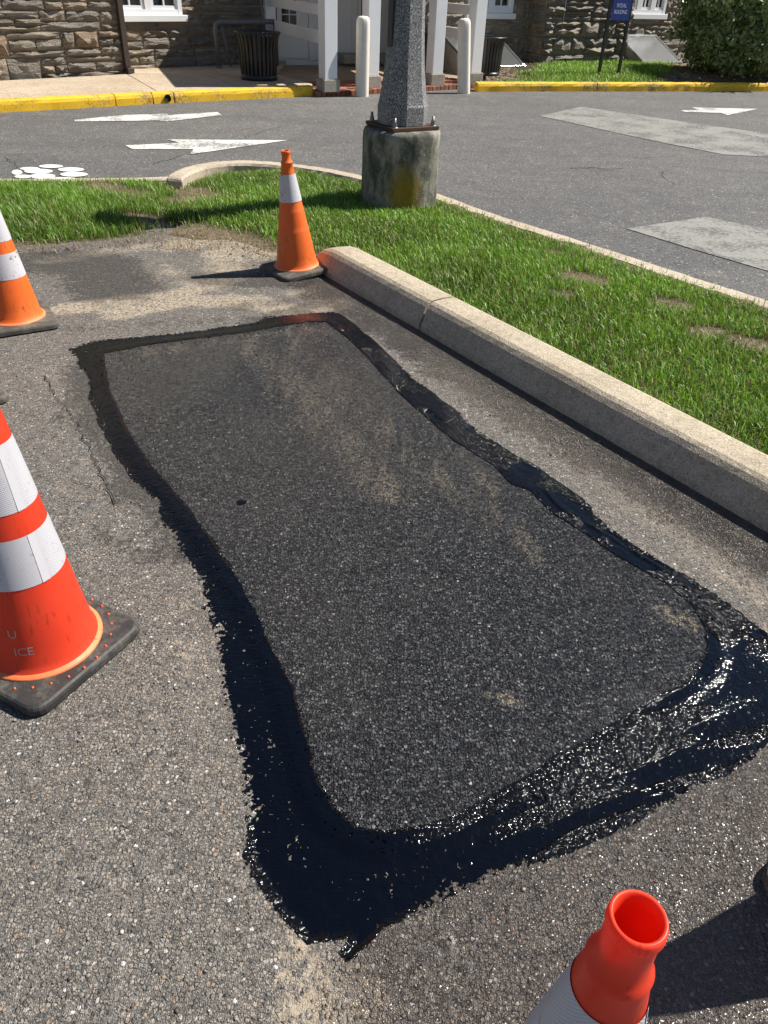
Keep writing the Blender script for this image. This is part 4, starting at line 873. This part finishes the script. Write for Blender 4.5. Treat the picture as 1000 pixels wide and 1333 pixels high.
class Wall:
    def __init__(s, p0, ang):
        a = R_(ang); s.p0 = Vector((*p0, 0)); s.d = Vector((math.cos(a), math.sin(a), 0)); s.n = Vector((s.d.y, -s.d.x, 0)); s.rz = a   # n points out, to the street
        s.M3 = Matrix.Rotation(a, 3, 'Z')
    def at(s, u, z, o=0): return s.p0+s.d*u+s.n*o+Vector((0, 0, z))
    def box(s, mb, u0, u1, z0, z1, o0, o1, bev=0): return mb.box(s.at((u0+u1)/2, (z0+z1)/2, (o0+o1)/2), (abs(u1-u0), abs(o1-o0), abs(z1-z0)), s.M3, bev)
def stone_wall(W, u0, u1, z0, z1, ztop, holes, seed, depth=.05, thick=.35, name='wall'):
    """mortar core with openings + individual stones up to z1"""
    rs = random.Random(seed); mb = MB()
    cuts = sorted(set([u0, u1]+[c for h in holes for c in h[:2] if u0 < c < u1]))
    for a, b in zip(cuts[:-1], cuts[1:]):
        zz_ = z0-.15; mid_ = (a+b)/2
        for h in sorted([h for h in holes if h[0] <= mid_ <= h[1]], key=lambda h: h[2]): W.box(mb, a, b, zz_, h[2], -thick, 0); zz_ = h[3]
        W.box(mb, a, b, zz_, ztop, -thick, 0)
    wall = mb.build(name, M['mortar'], bd, True)
    if ztop > 2.5: up_ = MB(); W.box(up_, u0, u1, ztop+.002, 6.5, -thick, .04); up_.build('added_upper_wall', M['stone'], bd, True)  # unseen upper storey, added to darken reflections in the tar
    rects = []; z = z0
    while z < z1-.05:
        Hh = rs.uniform(.22, .34); u = u0-rs.uniform(0, .3)
        while u < u1:
            w_ = rs.uniform(.40, .95); k = rs.random()
            if k < .22: rects.append((u, u+min(w_, .5), z, z+Hh)); w_ = min(w_, .5)
            elif k < .75:
                s_ = rs.uniform(.3, .7)*Hh; t = rs.uniform(.35, .65)*w_
                rects += ([(u, u+w_, z, z+s_)] if rs.random() < .6 else [(u, u+t, z, z+s_), (u+t, u+w_, z, z+s_)])
                rects += ([(u, u+w_, z+s_, z+Hh)] if rs.random() < .5 else [(u, u+t, z+s_, z+Hh), (u+t, u+w_, z+s_, z+Hh)])
            else:
                a_ = Hh*rs.uniform(.25, .4); b_ = Hh*rs.uniform(.6, .72); rects += [(u, u+w_, z, z+a_), (u, u+w_*.5, z+a_, z+b_), (u+w_*.5, u+w_, z+a_, z+b_), (u, u+w_, z+b_, z+Hh)]
            u += w_
        z += Hh
    cnt = 0
    for (a, b, c, d) in rects:
        a = max(a, u0); b = min(b, u1)
        pieces = [(a, b)]
        for h in holes:
            if c < h[3]-.02 and d > h[2]+.02:
                nx_ = []
                for (q0, q1) in pieces:
                    if q1 <= h[0] or q0 >= h[1]: nx_.append((q0, q1)); continue
                    if q0 < h[0]: nx_.append((q0, h[0]))
                    if q1 > h[1]: nx_.append((h[1], q1))
                pieces = nx_
        for (q0, q1) in pieces:
            if q1-q0 < .07: continue
            g_ = .013; o = bpy.data.objects.new('stone', rs.choice(smesh)); COL.objects.link(o); o.parent = wall
            p = W.at((q0+q1)/2, (c+d)/2, .0); o.location = p; o.rotation_euler = (0, 0, W.rz)
            o.scale = (max(.04, q1-q0-2*g_), depth*rs.uniform(.75, 1.35), max(.03, d-c-2*g_)); cnt += 1
    return wall, cnt
def window(W, u0, u1, z0, z1, nu, sill=True, so=.10, muntin=True):
    fr = MB(); t = .075; W.box(fr, u0, u0+t, z0, z1, -.06, .035); W.box(fr, u1-t, u1, z0, z1, -.06, .035); W.box(fr, u0+t, u1-t, z0, z0+t, -.06, .03); W.box(fr, u0+t, u1-t, z1-t, z1, -.06, .03)
    wu = (u1-u0)/nu
    for k in range(1, nu): W.box(fr, u0+k*wu-.06, u0+k*wu+.06, z0+t, z1-t, -.06, .028)
    wo = empty('window', (0, 0, 0)); wo.parent = bd; wo.location = W.at((u0+u1)/2, z0)-Vector(bd.location)
    fr.build('frame', M['white'], wo, True)
    for k in range(nu):
        a, b = u0+k*wu+.07, u0+(k+1)*wu-.07; sa = MB(); s_ = .04
        if b-a < .15: a -= .0
        W.box(sa, a, a+s_, z0+t, z1-t, -.055, .008); W.box(sa, b-s_, b, z0+t, z1-t, -.055, .008); W.box(sa, a+s_, b-s_, z0+t, z0+t+.05, -.055, .006)
        if muntin:
            W.box(sa, (a+b)/2-.011, (a+b)/2+.011, z0+t+.05, z1-t, -.052, -.006)
            for q in range(1, 4): zz_ = z0+t+.05+q*(z1-z0-2*t)/4; W.box(sa, a+s_, b-s_, zz_-.011, zz_+.011, -.052, -.008)
        sa.build('sash', M['white'], wo, True)
        gl = MB(); W.box(gl, a+s_*.5, b-s_*.5, z0+t+.02, z1-t, -.045, -.035); gl.build('pane', M['glass'], wo, True)
    if sill: q = MB(); W.box(q, u0-.06, u1+.06, z0-.10, z0-.003, -.05, so, .008); q.build('sill', M['white'], wo, True)
    return wo
# left block
WLb = Wall((-4.48, 14.1), 46); c1 = stone_wall(WLb, -4.6, 0.0, ZW-.03, 1.95, 2.75, [], 5, .062)[1]
WLs = Wall((-4.48, 14.1), 136); mb = MB(); WLs.box(mb, .30, 1.5, 0, 2.75, -.34, -.001); mb.build('wall', M['mortar'], bd, True)
# recess wall with window
WR = Wall((-4.28, 15.1), 45); wh = (-.62, .64, .89, 2.25)
c2 = stone_wall(WR, -1.0, 2.55, ZW-.03, 1.9, 2.75, [wh], 6, .05)[1]
window(WR, -.62, .64, .89, 2.25, 2)
# downspout at the corner of the block
ds = MB(); WLb.box(ds, -.02, .07, ZW+.09, 2.7, .015, .10, .008); WLb.box(ds, -.03, .085, ZW+.01, ZW+.085, .0, .17, .008); ds.build('downspout', M['brown'], bd, True)
# right wall: recess, pier, recess
WT = Wall((1.8, 18.3), 33)
h1 = (-.72, .40, 1.03, 2.3); h2 = (3.56, 4.84, 1.07, 2.3)
stone_wall(WT, -1.9, 1.02, .05, 1.9, 2.75, [h1], 8, .045); stone_wall(WT, 3.42, 7.2, .05, 1.75, 2.75, [h2], 9, .045)
window(WT, *h1, 2, so=.08); window(WT, *h2, 3, so=.08)
WP = Wall(tuple((WT.at(0, 0, .42))[:2]), 33); stone_wall(WP, .94, 3.36, .05, 1.95, 2.75, [], 10, .075, .44)
# left flank of the pier
WF = Wall(tuple((WT.at(.938, 0, 0))[:2]), -57); stone_wall(WF, .01, .42, .05, 1.95, 2.0, [], 12, .03, .05) 
# conduit on the pier
cd_ = MB(); cd_.tube([WP.at(.90, .62, .03), WP.at(1.22, .62, .06), WP.at(1.32, .66, .07), WP.at(1.36, .8, .07), WP.at(1.37, 2.2, .06)], .014, 8); cd_.build('conduit', M['greypipe'], bd, True)
# porch: white boarded back wall with door, posts, rails, roof
WB = Wall((-2.48, 17.5), 29); mb = MB(); WB.box(mb, -.42, 3.1, .0, 2.75, -.25, 0); mb.build('porch_wall', M['white'], bd, True); mb = MB(); WB.box(mb, -.42, 3.1, 2.752, 6.5, -.25, 0); mb.build('added_upper_wall', M['stone'], bd, True)  # unseen wall above the porch wall, added for darker tar reflections
tr_ = MB()
for u in (-.36, .66, 1.60, 2.46): WB.box(tr_, u, u+.11, ZW, 2.6, .0, .035)
WB.box(tr_, .772, 1.598, ZW, ZW+.16, .0, .028); tr_.build('trim', M['white'], bd, True)
dr = empty('door', (0, 0, 0)); dr.parent = bd; dr.location = WB.at(.15, ZW)-Vector(bd.location)
q = MB(); WB.box(q, -.24, .645, ZW+.03, 2.2, .001, .03); q.build('leaf', M['white'], dr, True)
for (a, b) in ((-.17, .0), (.10, .40)):
    q = MB(); WB.box(q, a, b, .66, 1.5, .031, .036); q.build('pane', M['glass'], dr, True)
q = MB(); WB.box(q, .24, .26, .66, 1.5, .0361, .046); 
for zz_ in (.88, 1.10, 1.32): WB.box(q, .10, .40, zz_-.01, zz_+.01, .0363, .044)
q.build('muntin', M['white'], dr, True)
sd2 = empty('door', (0, 0, 0)); sd2.parent = bd; sd2.location = WB.at(2.1, ZW)-Vector(bd.location)
q = MB(); WB.box(q, 1.72, 2.45, ZW+.03, 2.2, .001, .03); q.build('leaf', M['white'], sd2, True)
q = MB(); WB.box(q, 1.80, 1.90, .75, 1.6, .031, .036); q.build('pane', M['glass'], sd2, True)
q = MB(); WB.box(q, 2.62, 2.78, .05, 2.7, .0, .12, .01); q.build('downspout', M['brown'], bd, True)
stp = MB(); WB.box(stp, 1.15, 2.35, ZW-.02, ZW+.13, .04, .62, .01); stp.build('door_step', M['plinth'], bd, True)
posts = [(-1.15, 13.50), (-.535, 14.30), (.53, 15.04), (1.22, 15.52)]
PZ = 2.45; prz = R_(32)
def post_at(p, w=.215):
    m3 = Matrix.Rotation(prz, 3, 'Z'); po = MB().box((p[0], p[1], (ZA+.16+PZ)/2), (w, w, PZ-ZA-.16), m3, .008).build('post', M['white'], bd, True)
    MB().box((p[0], p[1], ZA+.075), (w+.06, w+.06, .17), m3, .01).build('plinth', M['plinth'], po, True)
for p in posts: post_at(p)
def rail(a, b, z0, z1, t=.05):
    a = Vector((*a, 0)); b = Vector((*b, 0)); d = b-a; m3 = Matrix.Rotation(math.atan2(d.y, d.x), 3, 'Z'); c = (a+b)/2; MB().box((c.x, c.y, (z0+z1)/2), (d.length, t, z1-z0), m3, .006).build('rail', M['white'], bd, True)
PB = (-2.52, 16.80); MB().box((PB[0], PB[1], 1.55), (.20, .20, 2.0), Matrix.Rotation(prz, 3, 'Z'), .008).build('post', M['white'], bd, True)
A0 = lerp(posts[0], PB, .03); A1 = lerp(posts[0], PB, .975)
rail(A0, A1, .66, .83); rail(A0, A1, 1.03, 1.17); rail(A0, A1, 1.42, 1.56)
QB = (.06, 18.30); B0 = lerp(posts[3], QB, .035); B1 = lerp(posts[3], QB, .96)
rail(B0, B1, .68, .84); rail(B0, B1, 1.06, 1.20); rail(B0, B1, 1.42, 1.56)
prism_obj('porch_roof', [(-1.27, 13.30), (1.50, 15.35), (.60, 18.55), (-2.75, 17.35)], 2.45, 2.68, M['white'], bd)
rf = [(-9.4, 8.95), (-4.35, 14.05), (-5.2, 14.9), (-2.6, 17.5), (1.5, 18.45), (9, 22.3), (6, 27), (-12, 18)]
prism_obj('roof', rf, 6.502, 6.75, M['roof'], bd)  # unseen roof, raised along with the added upper storey

# ================================================================ street furniture by the entrance
def bollard(loc, rz, tilt, label):
    b = empty('bollard', loc); b.rotation_euler = (R_(tilt[0]), R_(tilt[1]), R_(rz)); tag(b, label, 'bollard', 'cream bollards at the porch')
    r = .105; vs = []; pr = [(1.0, -.02), (1.0, .94), (.985, .985), (.93, 1.02), (.82, 1.045), (.6, 1.06), (.0001, 1.067)]
    seg = 40; mb = MB()
    def rr(a): return r*(1-.045*(1+math.cos(8*a))/2)
    n = len(pr)
    for k in range(seg):
        a = 2*math.pi*k/seg
        for (s_, z_) in pr: vs.append((rr(a)*s_*math.cos(a), rr(a)*s_*math.sin(a), z_))
    fs = [(k*n+i, ((k+1) % seg)*n+i, ((k+1) % seg)*n+i+1, k*n+i+1) for k in range(seg) for i in range(n-1)]
    mb.add(vs, fs, True).build('sleeve', M['cream'], b); return b
bollard((-.63, 13.66, -.012), 20, (0, 0), 'cream fluted bollard standing straight by the two joined porch posts')
bollard((1.03, 14.60, -.012), 20, (0, -5.2), 'cream fluted bollard leaning over beside the outer porch post')
def bin_(loc, rz, label, r=.30, h=.64):
    b = empty('litter_bin', loc); b.rotation_euler = (0, 0, R_(rz)); tag(b, label, 'litter bin', 'black slatted litter bins')
    prof = lambda t: r*(.80+.03*math.sin(t*math.pi*1.0)+.20*t**2.2-.05*math.sin(max(0, t-.35)*math.pi*1.5))
    ns = 28
    for k in range(ns):
        a = 2*math.pi*k/ns; pts = []
        n = Vector((math.cos(a), math.sin(a), 0)); t_ = Vector((-n.y, n.x, 0)); vs = []; fs = []
        for i in range(9):
            t = i/8; rr = prof(t); z = .05+t*(h-.07); w_ = .021
            for (q, e) in ((-w_, 0), (w_, 0), (w_, .008), (-w_, .008)): vs.append(n*(rr+e)+t_*q+Vector((0, 0, z)))
        for i in range(8):
            for q in range(4): fs.append((i*4+q, i*4+(q+1) % 4, (i+1)*4+(q+1) % 4, (i+1)*4+q))
        fs += [(0, 3, 2, 1), (32, 33, 34, 35)]
        MB().add(vs, fs).build('slat', M['black'], b)
    R1 = prof(1); q = MB(); q.lathe([(R1-.012, h-.03), (R1+.016, h-.03), (R1+.022, h-.012), (R1+.014, h), (R1-.012, h), (R1-.012, h-.03)], 40); q.build('rim', M['black'], b)
    q = MB(); R0 = prof(0); q.lathe([(R0-.004, .0), (R0+.012, .0), (R0+.012, .075), (R0-.004, .075)], 36, cap0=True); q.build('base_ring', M['black'], b)
    q = MB(); q.lathe([(R0-.03, .04), (prof(.5)-.035, h*.5), (R1-.06, h-.08)], 28, cap0=True); q.build('liner', M['black'], b); return b
bin_((-2.30, 14.05, ZW), 0, 'black slatted litter bin in the shade in front of the gas meter', .345, .66)
bin_((1.50, 16.05, .125), 10, 'black slatted litter bin beside the outer porch post on mulch', .30, .62)
bin_((.40, 17.2, ZW), 5, 'black slatted litter bin mostly hidden behind the lamp post', .30, .62)
# gas meter with pipes and two guard pipes
gm = empty('gas_meter', WR.at(2.0, ZW, .3)); tag(gm, 'grey gas meter with bent pipes on the shaded stone wall', 'gas meter')
q = MB(); q.lathe([(.0001, -.17), (.09, -.165), (.13, -.13), (.14, 0), (.13, .13), (.09, .165), (.0001, .17)], 20)
q.v = [tuple(WR.at(2.05, .46, .30)+WR.d*x+WR.n*(y*.62)+Vector((0, 0, z))) for x, y, z in q.v]; q.build('body', M['meter'], gm, True)
q = MB(); WR.box(q, 1.985, 2.115, .56, .66, .36, .44, .01); q.build('dial', M['lettering'], gm, True)
q = MB(); q.tube([WR.at(1.72, ZW, .25), WR.at(1.72, .70, .25), WR.at(1.75, .76, .25), WR.at(1.9, .77, .26), WR.at(1.95, .74, .27), WR.at(1.97, .60, .30)], .022, 8); q.build('pipe', M['greypipe'], gm, True)
q = MB(); q.tube([WR.at(2.15, .60, .30), WR.at(2.16, .85, .28), WR.at(2.16, 1.4, .12)], .02, 8); q.build('pipe', M['greypipe'], gm, True)
q = MB(); q.lathe([(.0001, -.05), (.06, -.045), (.075, 0), (.06, .045), (.0001, .05)], 14); q.v = [tuple(WR.at(1.78, .56, .27)+Vector((x, y, z))) for x, y, z in q.v]; q.build('regulator', M['meter'], gm, True)
gp = empty('guard_rail', WR.at(1.15, ZW, .45)); tag(gp, 'grey bent pipe rail standing before the shaded recess wall', 'guard rail')
q = MB(); q.tube([WR.at(1.02, ZW-.02, .45), WR.at(1.00, .72, .45), WR.at(1.02, .78, .45), WR.at(1.09, .80, .45), WR.at(1.5, .80, .45), WR.at(2.25, .81, .45), WR.at(2.28, .78, .45), WR.at(2.28, ZW, .45)], .042, 12); q.build('pipe', M['greypipe'], gp, True)
q = MB(); q.lathe([(.055, ZW), (.06, ZW+.02), (.05, ZW+.035)], 16, WR.at(1.02, 0, .45)); q.build('flange', M['greypipe'], gp, True)
cv = MB(); cv.tube([WR.at(1.36, ZW-.02, .32), WR.at(1.30, .76, .20)], .018, 8); tag(cv.build('thin_pipe', M['greypipe']), 'thin pale pipe leaning up beside the grey pipe rail', 'pipe')
# sign
sg = empty('building_sign', (3.91, 16.83, .15)); tag(sg, 'blue name sign on two black posts in the grass strip', 'sign')
sdv = Vector((4.15-3.70, 16.99-16.80, 0)).normalized(); m3 = Matrix.Rotation(math.atan2(sdv.y, sdv.x), 3, 'Z'); snn = Vector((sdv.y, -sdv.x, 0)); sc0 = Vector((3.91, 16.86, 0))
for s_ in (-1, 1): c = sc0+sdv*(.222*s_); MB().box((c.x, c.y, 1.05), (.05, .05, 2.0), m3, .004).build('post', M['black'], sg, True)
c = sc0+snn*.030; pn = MB().box((c.x, c.y, 1.50), (.39, .012, .92), m3, .002).build('panel', M['blue'], sg, True)
for (tx, z_, s_) in (('RYDAL', 1.238, .088), ('BUILDING', 1.14, .088)):
    me = text_mesh(tx, s_)
    sq = .72 if len(tx) > 6 else .78
    for v in me.vertices: p = c+snn*.0075+sdv*(v.co.x*sq)+Vector((0, 0, z_+v.co.y)); v.co = p
    link('lettering', me, M['lettering'], pn, True)
# sloped metal areaway covers
def hatch(u0, u1, hz_, dp, label):
    h = empty('cellar_hatch', WT.at((u0+u1)/2, .12, .5)); tag(h, label, 'cellar hatch', 'metal cellar hatches')
    zb = .14
    q = MB(); vs = []
    for u in (u0, u1): vs += [WT.at(u, zb-.1, .06), WT.at(u, zb-.1, dp), WT.at(u, zb+.05, dp), WT.at(u, zb+hz_, .06)]
    q.add(vs, [(0, 1, 2, 3), (7, 6, 5, 4), (0, 4, 5, 1), (1, 5, 6, 2), (2, 6, 7, 3), (3, 7, 4, 0)]); q.build('curb', M['plinth'], h, True)
    sl = Vector((0, 0, 1)).cross(WT.d); A = WT.at(u0, zb+hz_, .06); B = WT.at(u0, zb+.05, dp); dv = (B-A); L_ = dv.length; dv.normalize(); nn = WT.d.cross(dv).normalized()
    if nn.z < 0: nn = -nn
    m3_ = Matrix((WT.d, dv, nn)).transposed(); cen = A+WT.d*((u1-u0)/2)+dv*(L_/2)
    q = MB(); q.box(cen+nn*.016, (u1-u0+.05, L_+.05, .025), m3_, .004); lid = q.build('lid', M['galv'], h, True)
    for (cx_, cy_, sx, sy) in ((0, -L_/2, u1-u0+.06, .05), (0, L_/2, u1-u0+.06, .05), (-(u1-u0)/2, 0, .05, L_-.06), ((u1-u0)/2, 0, .05, L_-.06)):
        q = MB(); q.box(cen+nn*.034+WT.d*cx_+dv*cy_, (sx, sy, .012), m3_, .002); q.build('rim', M['galv'], lid, True)
hatch(-1.30, .0, .50, 1.02, 'pale sloped metal cellar hatch behind the litter bin')
hatch(3.46, 4.62, .50, .95, 'dark shiny sloped metal cellar hatch next to the round shrub')
# shrub
sb = empty('shrub', (6.75, 18.15, .15)); tag(sb, 'large dense round evergreen shrub on mulch beside the wall', 'shrub')
q = MB()
for k in range(9):
    a = k*.7; q.tube([(0+.1*math.cos(a), .1*math.sin(a), -.05), (.35*math.cos(a), .35*math.sin(a), .5), (.8*math.cos(a), .8*math.sin(a), 1.1+.1*(k % 3))], [.035, .022, .008], 6)
q.build('stem', M['bark'], sb)
n = 26000; dv = rng.normal(0, 1, (n, 3)); dv /= np.linalg.norm(dv, axis=1)[:, None]; az_ = np.arctan2(dv[:, 1], dv[:, 0])
lump = 1+.27*(fbm(az_*1.6+5, dv[:, 2]*2.2+5, 2.0, 3, 201)-.5)*2+.16*(fbm(az_*1.6+5, dv[:, 2]*2.2+5, 6, 2, 202)-.5)*2
rad_ = (1-.34*rng.random(n)**1.7+np.where(rng.random(n) < .03, .13*rng.random(n), 0))*lump; C = dv*rad_[:, None]*np.array([1.32, 1.28, 1.05])+np.array([0, 0, .95]); C = C[C[:, 2] > .06]; n = len(C); dv = dv[:n]
a1 = rng.normal(0, 1, (n, 3)); nrm = C-np.array([0, 0, .8]); nrm /= np.linalg.norm(nrm, axis=1)[:, None]; nrm = nrm+.75*a1; nrm /= np.linalg.norm(nrm, axis=1)[:, None]
t1 = np.cross(nrm, rng.normal(0, 1, (n, 3))); t1 /= np.linalg.norm(t1, axis=1)[:, None]; t2 = np.cross(nrm, t1); s_ = rng.uniform(.028, .060, n)[:, None]
V = np.stack([C-t1*s_, C-t2*s_*.5+nrm*.004, C+t1*s_, C+t2*s_*.5+nrm*.004], 1).reshape(-1, 3); Fq = np.arange(n*4).reshape(-1, 4)
t = rng.random((n, 1)); tc = np.array([.075, .125, .03])*(1-t)+np.array([.28, .34, .12])*t
link('crown', np_mesh('crown', V, Fq, {'tint': np.repeat(tc[:, None], 4, 1).reshape(-1, 3)}), M['leaf'], sb)
